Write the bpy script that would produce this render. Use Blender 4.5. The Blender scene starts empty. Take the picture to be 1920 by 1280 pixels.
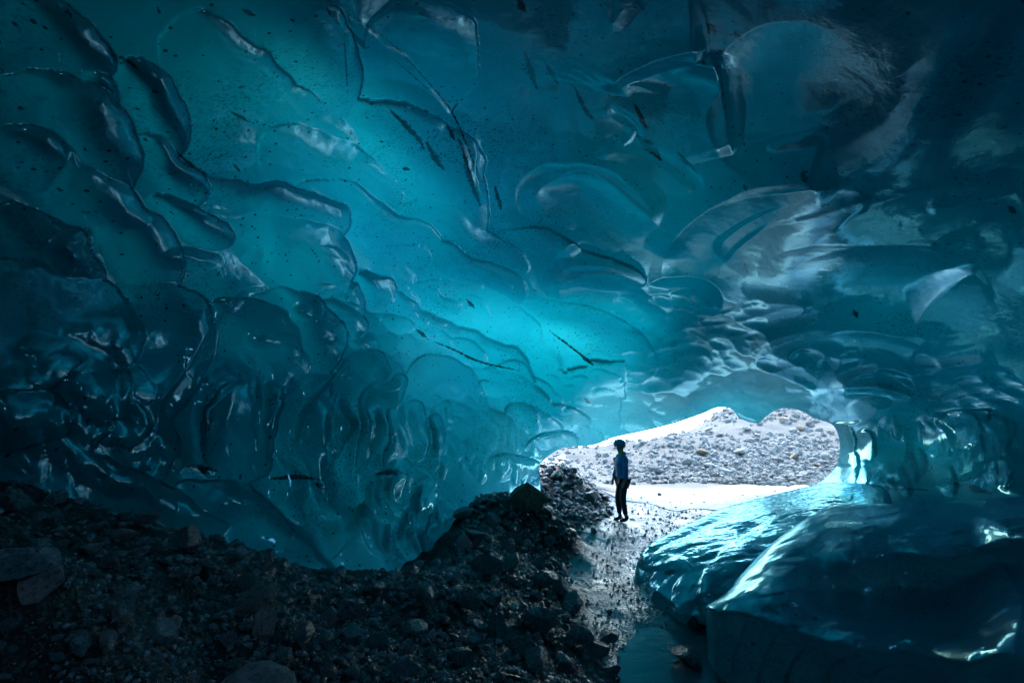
import bpy, bmesh, math, random
import numpy as np
from mathutils import Vector, Matrix

# ------------------------------------------------------------------ camera
PITCH = math.radians(9.5)
CAM_Z = 2.1
sc = bpy.context.scene
cam_data = bpy.data.cameras.new('camera')
cam = bpy.data.objects.new('camera', cam_data)
sc.collection.objects.link(cam)
cam.location = (0, 0, CAM_Z)
cam.rotation_euler = (math.pi / 2 + PITCH, 0, 0)
cam_data.lens = 18
cam_data.sensor_width = 36
cam_data.clip_start = 0.05
cam_data.clip_end = 8000
sc.camera = cam

# ------------------------------------------------------------------ light
SUN_EL, SUN_AZ = math.radians(50), math.radians(18)      # azimuth from +Y towards +X
world = bpy.data.worlds.new('World')
sc.world = world
world.use_nodes = True
wn = world.node_tree
wn.nodes.clear()
sky = wn.nodes.new('ShaderNodeTexSky')
sky.sky_type = 'NISHITA'
sky.sun_disc = False
sky.sun_elevation = SUN_EL
sky.sun_rotation = SUN_AZ
sky.dust_density = 0.6
bg = wn.nodes.new('ShaderNodeBackground')
bg.inputs['Strength'].default_value = 0.15
wo = wn.nodes.new('ShaderNodeOutputWorld')
wn.links.new(sky.outputs[0], bg.inputs[0])
wn.links.new(bg.outputs[0], wo.inputs[0])
sun_d = bpy.data.lights.new('sun', 'SUN')
sun_d.energy = 1.5
sun_d.angle = math.radians(28)
sun_d.color = (1.0, 1.0, 0.96)
sun = bpy.data.objects.new('sun', sun_d)
sc.collection.objects.link(sun)
sdir = Vector((math.sin(SUN_AZ) * math.cos(SUN_EL), math.cos(SUN_AZ) * math.cos(SUN_EL), math.sin(SUN_EL)))
sun.rotation_euler = sdir.to_track_quat('Z', 'Y').to_euler()
sun.location = sdir * 50

vs = sc.view_settings
vs.view_transform = 'Standard'
vs.look = 'None'
vs.exposure = 2.9
vs.gamma = 1
vs.use_curve_mapping = False
cy = sc.cycles
cy.use_denoising = True
try:
    cy.denoiser = 'OPENIMAGEDENOISE'
    cy.denoising_input_passes = 'RGB_ALBEDO_NORMAL'
    cy.denoising_prefilter = 'ACCURATE'
except Exception:
    pass
cy.max_bounces = 8
cy.diffuse_bounces = 4
cy.glossy_bounces = 3
cy.transmission_bounces = 6
cy.transparent_max_bounces = 10
cy.volume_bounces = 0
cy.sample_clamp_indirect = 4
cy.caustics_reflective = False
cy.caustics_refractive = False
cy.use_adaptive_sampling = False

# ------------------------------------------------------------------ helpers
COL = sc.collection
CP, SP = math.cos(PITCH), math.sin(PITCH)


def px_dir(px, py):
    """unit direction in the world through a point of the photograph (1920 x 1280)"""
    px = np.asarray(px, float); py = np.asarray(py, float)
    x = (px - 960) / 960; y = (640 - py) / 960
    d = np.stack([x, CP - y * SP, SP + y * CP], -1)
    return d / np.linalg.norm(d, axis=-1, keepdims=True)


def dir_px(d):
    f = d[..., 1] * CP + d[..., 2] * SP
    u = -d[..., 1] * SP + d[..., 2] * CP
    ok = f > 0.12
    fs = np.where(ok, f, 1)
    px = np.where(ok, 960 + 960 * d[..., 0] / fs, -1e5)
    py = np.where(ok, 640 - 960 * u / fs, -1e5)
    return px, py


def tag(o, label=None, cat=None, group=None, kind=None):
    if label: o['label'] = label
    if cat: o['category'] = cat
    if group: o['group'] = group
    if kind: o['kind'] = kind
    return o


def mesh_obj(name, verts, faces, mat=None, parent=None, smooth=True, attrs=None):
    me = bpy.data.meshes.new(name)
    verts = np.asarray(verts, np.float32)
    faces = [np.asarray(f, np.int32) for f in (faces if isinstance(faces, (list, tuple)) and len(faces) and isinstance(faces[0], np.ndarray) and faces[0].ndim == 2 else [faces])]
    me.vertices.add(len(verts))
    me.vertices.foreach_set('co', verts.ravel())
    nl = sum(f.size for f in faces); nf = sum(len(f) for f in faces)
    me.loops.add(nl); me.polygons.add(nf)
    me.loops.foreach_set('vertex_index', np.concatenate([f.ravel() for f in faces]))
    tot = np.concatenate([np.full(len(f), f.shape[1], np.int32) for f in faces])
    st = np.concatenate([[0], np.cumsum(tot)[:-1]]).astype(np.int32)
    me.polygons.foreach_set('loop_start', st)
    me.polygons.foreach_set('loop_total', tot)
    me.update(calc_edges=True)
    me.polygons.foreach_set('use_smooth', np.full(nf, smooth))
    for k, v in (attrs or {}).items():
        a = me.attributes.new(k, 'FLOAT', 'POINT')
        a.data.foreach_set('value', np.asarray(v, np.float32))
    if mat: me.materials.append(mat)
    me.validate()
    o = bpy.data.objects.new(name, me)
    COL.objects.link(o)
    if parent: o.parent = parent
    return o


def _hash(ix, iy, iz, s):
    h = (ix.astype(np.int64) * 374761393 + iy.astype(np.int64) * 668265263 + iz.astype(np.int64) * 2147483647 + s * 1274126177) & 0xffffffff
    h = ((h ^ (h >> 13)) * 1274126177) & 0xffffffff
    h = ((h ^ (h >> 16)) * 2246822519) & 0xffffffff
    h = h ^ (h >> 15)
    return (h & 0xffffff) / float(0xffffff)


def vnoise(p, s=0):
    i = np.floor(p).astype(np.int64); f = p - i
    w = f * f * f * (f * (f * 6 - 15) + 10)
    r = 0
    for dx in (0, 1):
        wx = w[:, 0] if dx else 1 - w[:, 0]
        for dy in (0, 1):
            wy = w[:, 1] if dy else 1 - w[:, 1]
            for dz in (0, 1):
                wz = w[:, 2] if dz else 1 - w[:, 2]
                r = r + wx * wy * wz * _hash(i[:, 0] + dx, i[:, 1] + dy, i[:, 2] + dz, s)
    return r * 2 - 1


def fbm(p, octv=4, s=0, gain=0.5):
    r = 0; a = 1.0
    for k in range(octv):
        r = r + a * vnoise(p * (2.03 ** k) + 17.3 * k, s + k)
        a *= gain
    return r


def worley(p, s=0, jit=0.9):
    """F1, F2 of a jittered lattice"""
    i = np.floor(p).astype(np.int64)
    f1 = np.full(len(p), 9.0); f2 = np.full(len(p), 9.0); idh = np.zeros(len(p))
    for dx in (-1, 0, 1):
        for dy in (-1, 0, 1):
            for dz in (-1, 0, 1):
                cx, cy_, cz = i[:, 0] + dx, i[:, 1] + dy, i[:, 2] + dz
                q = np.stack([cx + .5 + jit * (_hash(cx, cy_, cz, s) - .5), cy_ + .5 + jit * (_hash(cx, cy_, cz, s + 7) - .5), cz + .5 + jit * (_hash(cx, cy_, cz, s + 13) - .5)], -1)
                d = np.linalg.norm(p - q, axis=1)
                m = d < f1
                f2 = np.where(m, f1, np.minimum(f2, d))
                idh = np.where(m, _hash(cx, cy_, cz, s + 29), idh)
                f1 = np.where(m, d, f1)
    return f1, f2, idh


def rbf_fit(P, V, c):
    P = np.asarray(P, float); V = np.asarray(V, float)
    n = len(P)
    K = np.sqrt(((P[:, None] - P[None]) ** 2).sum(-1) + c * c)
    A = np.zeros((n + 1, n + 1)); A[:n, :n] = K + 1e-4 * np.eye(n) * -1; A[:n, n] = 1; A[n, :n] = 1
    w = np.linalg.solve(A, np.concatenate([V, [0]]))

    def ev(Q):
        out = np.full(len(Q), w[n])
        for k in range(n):
            out += w[k] * np.sqrt(((Q - P[k]) ** 2).sum(-1) + c * c)
        return out
    return ev


def sstep(a, b, x):
    t = np.clip((x - a) / (b - a), 0, 1)
    return t * t * (3 - 2 * t)


def add_dome(h, X, Y, cx, cy_, a, b, rot, crest, amp, g=1.4, floor=0.0):
    """a bulge (or with amp < 0 a scoop) with a sharp rim on its crest side, fading out on the other"""
    R = max(a, b) + 2
    m = np.nonzero((np.abs(X - cx) < R) & (np.abs(Y - cy_) < R))[0]
    if not len(m): return
    x = X[m] - cx; y = Y[m] - cy_
    c, s = math.cos(math.radians(rot)), math.sin(math.radians(rot))
    p = (x * c + y * s) / a; q = (-x * s + y * c) / b
    r2 = p * p + q * q
    cc, cs = math.cos(math.radians(crest)), math.sin(math.radians(crest))
    t = (x * cc + y * cs) / math.hypot(a * (c * cc + s * cs), b * (-s * cc + c * cs))
    S = sstep(-.75, 1.0, t) if floor == 0 else np.clip((t + 1) / 2, 0, 1) ** g * (1 - floor) + floor
    if amp > 0: h[m] = np.maximum(h[m], np.where(r2 < 1, amp * S * (.42 * sstep(0, .02, 1 - r2) + .58 * np.clip(1 - r2, 0, None)), 0))
    else: h[m] = np.minimum(h[m], amp * np.clip(1 - r2, 0, None) ** .8 * S)


def poly_dist(X, Y, pts, closed=False):
    """signed distance to a polyline (positive on the right-hand side in picture coordinates) and arc parameter"""
    P = np.asarray(pts, float)
    if closed: P = np.vstack([P, P[:1]])
    L = np.concatenate([[0], np.cumsum(np.hypot(*np.diff(P, axis=0).T))])
    best = np.full(X.shape, 1e9); sg = np.ones(X.shape); ar = np.zeros(X.shape)
    nx_ = np.zeros(X.shape); ny_ = np.zeros(X.shape)
    for k in range(len(P) - 1):
        a, b = P[k], P[k + 1]
        v = b - a; l2 = (v ** 2).sum() + 1e-9
        t = np.clip(((X - a[0]) * v[0] + (Y - a[1]) * v[1]) / l2, 0, 1)
        qx, qy = a[0] + t * v[0], a[1] + t * v[1]
        d = np.hypot(X - qx, Y - qy)
        m = d < best
        best = np.where(m, d, best)
        cr = v[0] * (Y - a[1]) - v[1] * (X - a[0])
        sg = np.where(m, np.where(cr >= 0, 1.0, -1.0), sg)
        ar = np.where(m, (L[k] + t * math.sqrt(l2)) / L[-1], ar)
        nx_ = np.where(m, qx, nx_); ny_ = np.where(m, qy, ny_)
    return best * sg, ar, nx_, ny_


def smooth_poly(pts, n=6):
    """Catmull-Rom through the given points"""
    P = np.asarray(pts, float)
    Q = np.vstack([2 * P[0] - P[1], P, 2 * P[-1] - P[-2]])
    out = []
    for k in range(1, len(Q) - 2):
        for t in np.linspace(0, 1, n, endpoint=False):
            p0, p1, p2, p3 = Q[k - 1], Q[k], Q[k + 1], Q[k + 2]
            out.append(.5 * ((2 * p1) + (-p0 + p2) * t + (2 * p0 - 5 * p1 + 4 * p2 - p3) * t * t + (-p0 + 3 * p1 - 3 * p2 + p3) * t ** 3))
    out.append(P[-1])
    return np.array(out)


def add_ridge(h, X, Y, pts, w_left, w_right, amp, fade=0.15, flat=False):
    """a cusp along a curve; w_left / w_right: falloff on either side in picture units. flat: a step (right side far)"""
    S = smooth_poly(pts)
    R = 3.2 * max(w_left, w_right)
    m = np.nonzero((X > S[:, 0].min() - R) & (X < S[:, 0].max() + R) & (Y > S[:, 1].min() - R) & (Y < S[:, 1].max() + R))[0]
    if not len(m): return
    d, ar, _, _ = poly_dist(X[m], Y[m], S)
    env = sstep(0, fade, ar) * sstep(0, fade, 1 - ar) if fade > 0 else 1.0
    e = np.where(d < 0, np.exp(d / w_left), np.exp(-d / w_right))
    e = np.clip(e - 0.045, 0, None) / 0.955
    h[m] = np.maximum(h[m], amp * env * e) if amp > 0 else np.minimum(h[m], amp * env * e)


# ------------------------------------------------------------------ node materials
class NT:
    def __init__(self, name):
        self.m = bpy.data.materials.new(name)
        self.m.use_nodes = True
        self.t = self.m.node_tree
        self.t.nodes.clear()
        self.out = self.n('ShaderNodeOutputMaterial')

    def n(self, kind, **kw):
        nd = self.t.nodes.new(kind)
        for k, v in kw.items():
            if k.startswith('i_'):
                nd.inputs[k[2:].replace('_', ' ')].default_value = v
            else:
                setattr(nd, k, v)
        return nd

    def l(self, a, b):
        self.t.links.new(a, b)

    def math(self, op, a, b=None, clamp=False):
        nd = self.n('ShaderNodeMath', operation=op, use_clamp=clamp)
        for i, v in enumerate((a, b)):
            if v is None: continue
            if isinstance(v, (int, float)): nd.inputs[i].default_value = v
            else: self.l(v, nd.inputs[i])
        return nd.outputs[0]

    def noise(self, scale, detail=3, rough=.5, vec=None, dist=0):
        nd = self.n('ShaderNodeTexNoise')
        nd.inputs['Scale'].default_value = scale
        nd.inputs['Detail'].default_value = detail
        nd.inputs['Roughness'].default_value = rough
        nd.inputs['Distortion'].default_value = dist
        self.l(vec if vec is not None else self.coord(), nd.inputs['Vector'])
        return nd.outputs['Fac']

    def coord(self):
        if not hasattr(self, '_c'):
            self._c = self.n('ShaderNodeTexCoord').outputs['Object']
        return self._c

    def ramp(self, fac, stops):
        nd = self.n('ShaderNodeValToRGB')
        cr = nd.color_ramp
        while len(cr.elements) < len(stops): cr.elements.new(.5)
        for e, (p, c) in zip(cr.elements, stops):
            e.position = p
            e.color = (c, c, c, 1) if isinstance(c, (int, float)) else (*c, 1)
        self.l(fac, nd.inputs[0])
        return nd.outputs[0]

    def mixc(self, fac, a, b):
        nd = self.n('ShaderNodeMix', data_type='RGBA')
        for s, v in ((nd.inputs[0], fac), (nd.inputs[6], a), (nd.inputs[7], b)):
            if isinstance(v, (int, float)): s.default_value = v
            elif isinstance(v, tuple): s.default_value = (*v, 1)
            else: self.l(v, s)
        return nd.outputs[2]

    def bump(self, height, dist, strength=1.0, normal=None):
        nd = self.n('ShaderNodeBump')
        nd.inputs['Strength'].default_value = strength
        nd.inputs['Distance'].default_value = dist
        self.l(height, nd.inputs['Height'])
        if normal is not None: self.l(normal, nd.inputs['Normal'])
        return nd.outputs[0]

    def attr(self, name):
        nd = self.n('ShaderNodeAttribute', attribute_name=name)
        return nd.outputs['Fac']


ICE_ABS = (4.4, 0.93, 0.85)


def ice_material(name, trans=0.36, base=(0.005, 0.135, 0.155), tcol=(0.09, 0.60, 0.68), rough=0.075, speck=1.0, volume=True, grain=0.0016, wave=0.003, milky=.22):
    M = NT(name)
    co = M.coord()
    dirt_a = M.attr('dirt')
    big = M.noise(1.1, 3, .6)
    # dark mineral specks frozen into the ice: dense fine dust in drifts, and a few coarse grains
    vor = M.n('ShaderNodeTexVoronoi', feature='F1'); vor.inputs['Scale'].default_value = 12.5
    wv = M.noise(9, 3, .6)
    M.l(co, vor.inputs['Vector'])
    speckr = M.math('SUBTRACT', M.math('MULTIPLY', M.ramp(big, [(0.42, 0.0), (0.66, 1.0)]), 0.30), M.math('MULTIPLY', vor.outputs['Distance'], 1.0))
    rnd = M.n('ShaderNodeSeparateColor'); M.l(vor.outputs['Color'], rnd.inputs[0])
    pick = M.math('LESS_THAN', rnd.outputs[0], M.math('MULTIPLY', M.ramp(big, [(0.32, 0.10), (0.62, 0.75)]), 1.0))
    sz = M.math('ADD', M.math('MULTIPLY', rnd.outputs[1], 0.15), .07)
    s1 = M.math('MULTIPLY', M.math('LESS_THAN', vor.outputs['Distance'], sz), pick)
    vor2 = M.n('ShaderNodeTexVoronoi', feature='F1'); vor2.inputs['Scale'].default_value = 7.5
    wco = M.n('ShaderNodeVectorMath', operation='ADD')
    nz = M.n('ShaderNodeTexNoise'); nz.inputs['Scale'].default_value = 22; nz.inputs['Detail'].default_value = 3
    M.l(co, nz.inputs['Vector'])
    sc_ = M.n('ShaderNodeVectorMath', operation='SCALE'); sc_.inputs[3].default_value = 0.09
    M.l(nz.outputs['Color'], sc_.inputs[0]); M.l(co, wco.inputs[0]); M.l(sc_.outputs[0], wco.inputs[1])
    M.l(wco.outputs[0], vor2.inputs['Vector'])
    r2 = M.n('ShaderNodeSeparateColor'); M.l(vor2.outputs['Color'], r2.inputs[0])
    s2 = M.math('MULTIPLY', M.math('LESS_THAN', vor2.outputs['Distance'], M.math('MULTIPLY', r2.outputs[1], 0.17)), M.math('LESS_THAN', r2.outputs[0], 0.30))
    edge = M.noise(13, 6, .72)
    s3 = M.ramp(M.math('ADD', dirt_a, M.math('MULTIPLY', M.math('SUBTRACT', edge, .5), 1.7)), [(.50, 0), (.78, 1)])
    dust = M.math('MULTIPLY', M.ramp(M.noise(30, 3, .7), [(.50, 0), (.62, .75)]), M.ramp(M.noise(.75, 4, .65, dist=.4), [(.42, 0), (.66, 1)]))
    dirt = M.math('MULTIPLY', M.math('MAXIMUM', M.math('MAXIMUM', s1, s2), dust), speck)
    dirt = M.math('MAXIMUM', M.math('MULTIPLY', dirt, 0.85), M.math('MULTIPLY', s3, 0.92), clamp=True)
    # water-worn surface: long soft waves, fine wet grain
    w = M.noise(5.5, 2, .5)
    g = M.noise(30, 2, .6)
    gm = M.ramp(M.noise(1.7, 2, .5), [(0.4, 0.15), (0.65, 1.0)])
    h = M.math('ADD', M.math('MULTIPLY', w, wave), M.math('MULTIPLY', M.math('MULTIPLY', g, gm), grain))
    nrm = M.bump(h, 1.0, 1.0)
    tint = M.noise(0.8, 3, .55)
    bc = M.mixc(M.ramp(tint, [(0.3, 0.0), (0.7, 1.0)]), tuple(c * 0.75 for c in base), tuple(min(1, c * 1.25) for c in base))
    # milky veils of trapped bubbles
    mp = M.n('ShaderNodeMapping'); mp.inputs['Scale'].default_value = (1.0, .55, 2.2); mp.inputs['Rotation'].default_value = (.3, .5, .2); M.l(co, mp.inputs['Vector'])
    veil = M.ramp(M.noise(2.4, 8, .68, vec=mp.outputs[0], dist=1.1), [(.50, 0), (.74, 1)])
    bc = M.mixc(M.math('MULTIPLY', veil, milky), bc, (.16, .46, .52))
    bc = M.mixc(dirt, bc, (0.012, 0.011, 0.010))
    pr = M.n('ShaderNodeBsdfPrincipled')
    pr.inputs['IOR'].default_value = 1.31
    pr.inputs['Specular IOR Level'].default_value = 0.0
    M.l(bc, pr.inputs['Base Color'])
    rg = M.ramp(M.noise(2.3, 3, .6), [(0.3, rough * 0.7), (0.7, rough * 1.7)])
    M.l(rg, pr.inputs['Roughness'])
    M.l(nrm, pr.inputs['Normal'])
    tr = M.n('ShaderNodeBsdfTranslucent')
    cloud = M.ramp(M.noise(2.2, 4, .6, dist=.6), [(0.3, 0.8), (0.7, 1.0)])
    tc = M.mixc(cloud, tuple(c * 0.6 for c in tcol), tcol)
    tc = M.mixc(dirt, tc, (0.01, 0.01, 0.01))
    M.l(tc, tr.inputs['Color'])
    add = M.n('ShaderNodeMixShader'); add.inputs[0].default_value = trans
    M.l(pr.outputs[0], add.inputs[1]); M.l(tr.outputs[0], add.inputs[2])
    # keep the full wet reflection on top of the translucent body
    gl = M.n('ShaderNodeBsdfGlossy'); gl.inputs['Color'].default_value = (.38, .86, 1, 1); M.l(rg, gl.inputs['Roughness']); M.l(nrm, gl.inputs['Normal'])
    fr = M.n('ShaderNodeFresnel'); fr.inputs['IOR'].default_value = 1.42; M.l(nrm, fr.inputs['Normal'])
    coat = M.n('ShaderNodeMixShader')
    lw = M.n('ShaderNodeLayerWeight'); lw.inputs['Blend'].default_value = .5; M.l(nrm, lw.inputs['Normal'])
    fz = M.math('ADD', M.math('MULTIPLY', M.math('POWER', lw.outputs['Facing'], 4.0), .42), .12)
    M.l(fz, coat.inputs[0]); M.l(add.outputs[0], coat.inputs[1]); M.l(gl.outputs[0], coat.inputs[2])
    surf = coat.outputs[0]
    if volume:
        tp = M.n('ShaderNodeBsdfTransparent')
        mx = M.n('ShaderNodeMixShader')
        M.l(M.attr('outer'), mx.inputs[0]); M.l(surf, mx.inputs[1]); M.l(tp.outputs[0], mx.inputs[2])
        surf = mx.outputs[0]
        va = M.n('ShaderNodeVolumeAbsorption')
        den = max(ICE_ABS)
        va.inputs['Density'].default_value = den
        va.inputs['Color'].default_value = (*[1 - a / den for a in ICE_ABS], 1)
        M.l(va.outputs[0], M.out.inputs['Volume'])
    M.l(surf, M.out.inputs['Surface'])
    return M.m


# ================================================================== CAVE SHELL
# distances (m) from the tripod to the ice, read at points of the view
DEPTH = [
    (0, 0, 4.3), (300, 0, 4.3), (640, 0, 4.5), (960, 0, 4.9), (1300, 0, 4.9), (1600, 0, 4.5), (1919, 0, 4.4),
    (0, 200, 4.6), (300, 200, 5.0), (640, 200, 6.0), (960, 200, 6.4), (1300, 200, 6.2), (1600, 200, 5.4), (1700, 200, 5.2), (1919, 200, 5.4),
    (0, 400, 5.0), (300, 400, 5.8), (640, 400, 7.4), (960, 400, 8.6), (1250, 400, 8.4), (1500, 400, 6.9), (1700, 400, 7.0), (1919, 400, 6.9),
    (0, 600, 4.9), (250, 600, 6.1), (500, 600, 7.4), (750, 600, 9.5), (1000, 600, 11.6), (1250, 600, 12.6), (1500, 600, 10.8), (1700, 600, 10.8), (1919, 600, 9.4),
    (0, 760, 4.8), (300, 760, 6.2), (480, 740, 7.3), (620, 760, 8.0), (750, 760, 8.6), (900, 760, 11.6), (1100, 740, 13.5), (1300, 740, 15), (1450, 740, 15), (1600, 740, 13), (1750, 760, 12.5), (1919, 760, 11),
    (860, 860, 9.6), (960, 850, 11.6), (1040, 840, 14.0), (1130, 810, 16.5), (1340, 765, 17.5), (1460, 770, 17.0), (1560, 810, 16), (1600, 860, 15), (1750, 850, 13), (1850, 850, 11), (1919, 850, 10.2),
    (1560, 900, 16), (1500, 930, 14.5), (1600, 935, 12.5), (1750, 935, 11), (1919, 935, 9.5), (1300, 960, 18), (1919, 1150, 8.5), (1600, 1150, 9.5),
    (0, 890, 4.95), (150, 925, 5.3), (300, 985, 6.2), (450, 1035, 7.1), (640, 1095, 7.3), (750, 1085, 7.7), (850, 1075, 8.0), (860, 980, 8.6), (640, 920, 7.8), (450, 900, 7.2), (300, 880, 6.25),
    (300, 1280, 6.2), (640, 1280, 7.4), (960, 1280, 9), (1200, 1100, 14),
]
DEPTH_W = [(-70, 0, 4.6), (-90, 20, 4.2), (-120, 0, 4.5), (180, 0, 4.5), (120, 0, 5.0), (90, 0, 5.2), (65, 0, 7), (70, 40, 4.6), (-70, 45, 3.9),
           (0, 65, 4.0), (0, 90, 3.6), (180, 45, 3.8), (110, 45, 4.2), (-120, 45, 3.8), (-60, -30, 4.5), (70, -30, 6), (150, -30, 4.5), (-150, -30, 4.5)]


def wdir(az, el):
    az = np.radians(az); el = np.radians(el)
    return np.stack([np.sin(az) * np.cos(el), np.cos(az) * np.cos(el), np.sin(el)], -1)


_P = [px_dir(a, b) for a, b, _ in DEPTH] + [wdir(a, b) for a, b, _ in DEPTH_W]
depth_fn = rbf_fit(_P, [math.log(d[2]) for d in DEPTH + DEPTH_W], 0.06)

# thickness of the ice overhead (m): thin where the daylight comes through
THICK = [
    (0, 0, 5.2), (150, 60, 4.3), (350, 30, 4.82), (500, 60, 3.08), (600, 110, 1.44), (760, 40, 2.22), (900, 100, 3.95), (1050, 60, 4.31), (1250, 30, 5.2), (1500, 50, 5.2), (1750, 60, 5.2), (1919, 20, 5.2), (0, 200, 5.2), (120, 180, 4.91), (250, 200, 4.27), (400, 180, 2.58), (520, 240, 2.32), (680, 230, 2.19), (800, 200, 1.99), (950, 250, 3.83), (1080, 200, 4.87), (1250, 200, 3.47), (1450, 200, 5.2), (1700, 200, 5.2), (1919, 220, 5.2), (0, 350, 5.2), (150, 330, 5.2), (300, 330, 4.95), (420, 320, 1.36), (560, 340, 1.7), (700, 370, 1.69), (830, 330, 3.91), (900, 400, 3.8), (1000, 350, 4.3), (1150, 380, 4.65), (1350, 350, 5.2), (1600, 330, 5.2), (1919, 400, 5.2), (0, 480, 5.2), (200, 460, 5.2), (350, 430, 5.2), (480, 400, 5.13), (600, 430, 2.16), (750, 480, 1.51), (880, 500, 1.73), (1000, 480, 2.89), (1150, 480, 3.85), (1350, 480, 5.2), (1600, 500, 5.2), (1919, 550, 5.2), (0, 620, 5.2), (250, 600, 5.2), (420, 560, 5.2), (540, 560, 5.2), (650, 560, 2.06), (760, 570, 0.67), (900, 560, 0.85), (1060, 600, 0.75), (1200, 640, 2.55), (1330, 640, 4.81), (1500, 620, 5.2), (1700, 640, 5.2), (1919, 700, 5.2), (300, 760, 5.2), (480, 700, 5.2), (620, 700, 3.13), (740, 680, 0.38), (850, 660, 1.25), (1000, 680, 1.86), (1100, 720, 2.47), (1250, 730, 3.99), (1400, 730, 5.2), (1600, 720, 5.19), (1800, 760, 5.2), (600, 850, 2.31), (720, 800, 1.02), (820, 800, 1.27), (930, 780, 0.35), (960, 850, 0.33), (1060, 800, 1.59), (1150, 800, 1.9), (1300, 770, 2.75), (1420, 770, 5.2), (1520, 780, 5.2), (1600, 850, 2.66), (1700, 850, 0.64), (1850, 850, 1.28), (1919, 900, 1.52), (0, 800, 5.2), (300, 950, 1.54), (500, 1000, 1.6), (600, 1050, 0.24), (750, 1000, 0.22), (850, 1000, 0.68), (300, 1200, 5.17), (900, 1200, 2.37), (1700, 935, 0.44), (1500, 930, 3.26), (1850, 940, 1.42), (1600, 1150, 1.29)]
THICK_W = [(-90, 0, 5), (180, 0, 3), (90, 0, 3.5), (0, 65, 4.5), (0, 90, 1.5), (180, 45, 1.2), (-150, 40, 2.5), (95, 35, 1.2), (95, 55, 1.2), (110, 22, .8), (110, 45, .5), (130, 26, .5), (130, 54, .5), (150, 30, .6), (150, 55, .6), (120, 68, .9), (74, 45, 3.0), (-80, 40, 5), (-120, -30, 5), (120, -30, 5)]  # unseen ice; the thin points behind the tripod are added fill light
thick_fn = rbf_fit([px_dir(a, b) for a, b, _ in THICK] + [wdir(a, b) for a, b, _ in THICK_W], [t[2] for t in THICK + THICK_W], 0.12)

MOUTH = smooth_poly([(1015, 905), (1012, 872), (1035, 850), (1062, 838), (1112, 834), (1150, 820), (1205, 808), (1262, 794), (1315, 776), (1345, 764), (1372, 767), (1388, 784), (1420, 793),
         (1438, 779), (1462, 766), (1496, 768), (1528, 784), (1562, 797), (1574, 830), (1570, 868), (1548, 894), (1522, 915), (1470, 960)], 5)
MOUTH = np.vstack([MOUTH, [(1300, 1010), (1100, 1010), (1015, 960)]])


def in_poly(X, Y, P):
    inside = np.zeros(X.shape, bool)
    j = len(P) - 1
    for i in range(len(P)):
        xi, yi = P[i]; xj, yj = P[j]
        c = ((yi > Y) != (yj > Y)) & (X < (xj - xi) * (Y - yi) / (yj - yi + 1e-12) + xi)
        inside ^= c
        j = i
    return inside


def ang_axis(lo, hi, d_lo, d_hi, step, coarse):
    a = list(np.arange(d_lo, d_hi, step))
    b = []
    x, s = d_lo, step
    while x > lo:
        s = min(coarse, s * 1.25); x -= s; b.append(max(x, lo))
    c = []
    x, s = d_hi, step
    c.append(x)
    while x < hi:
        s = min(coarse, s * 1.25); x += s; c.append(min(x, hi))
    return np.array(sorted(set(np.round(b + a + c, 5))))


AZ = ang_axis(-180, 180, -49, 49, 0.125, 3.0)
AZ = AZ[AZ < 179.999]
EL = ang_axis(-42, 90, -31, 46, 0.125, 3.0)
GA, GE = np.meshgrid(AZ, EL)            # rows = elevation
NA, NE = len(AZ), len(EL)
dirs = wdir(GA.ravel(), GE.ravel())
X, Y = dir_px(dirs)

# keep faces outside the mouth
ii = np.arange(NA * NE).reshape(NE, NA)
a = ii[:-1, :]; b = np.roll(ii, -1, 1)[:-1, :]; c = np.roll(ii, -1, 1)[1:, :]; d = ii[1:, :]
quads = np.stack([a, b, c, d], -1).reshape(-1, 4)
inm = in_poly(X, Y, MOUTH)
# added opening, unseen behind the tripod, lets skylight in on the boulders
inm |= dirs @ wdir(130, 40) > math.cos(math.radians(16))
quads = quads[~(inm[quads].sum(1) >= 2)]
# snap the rim vertices onto the outline
cnt = np.zeros(NA * NE, int)
np.add.at(cnt, quads.ravel(), 1)
near = np.nonzero((np.abs(X - 1290) < 320) & (np.abs(Y - 890) < 160) & (cnt > 0) & (cnt < 4))[0]
_, _, qx, qy = poly_dist(X[near], Y[near], MOUTH, closed=True)
X[near], Y[near] = qx, qy
dirs[near] = px_dir(qx, qy)

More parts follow.
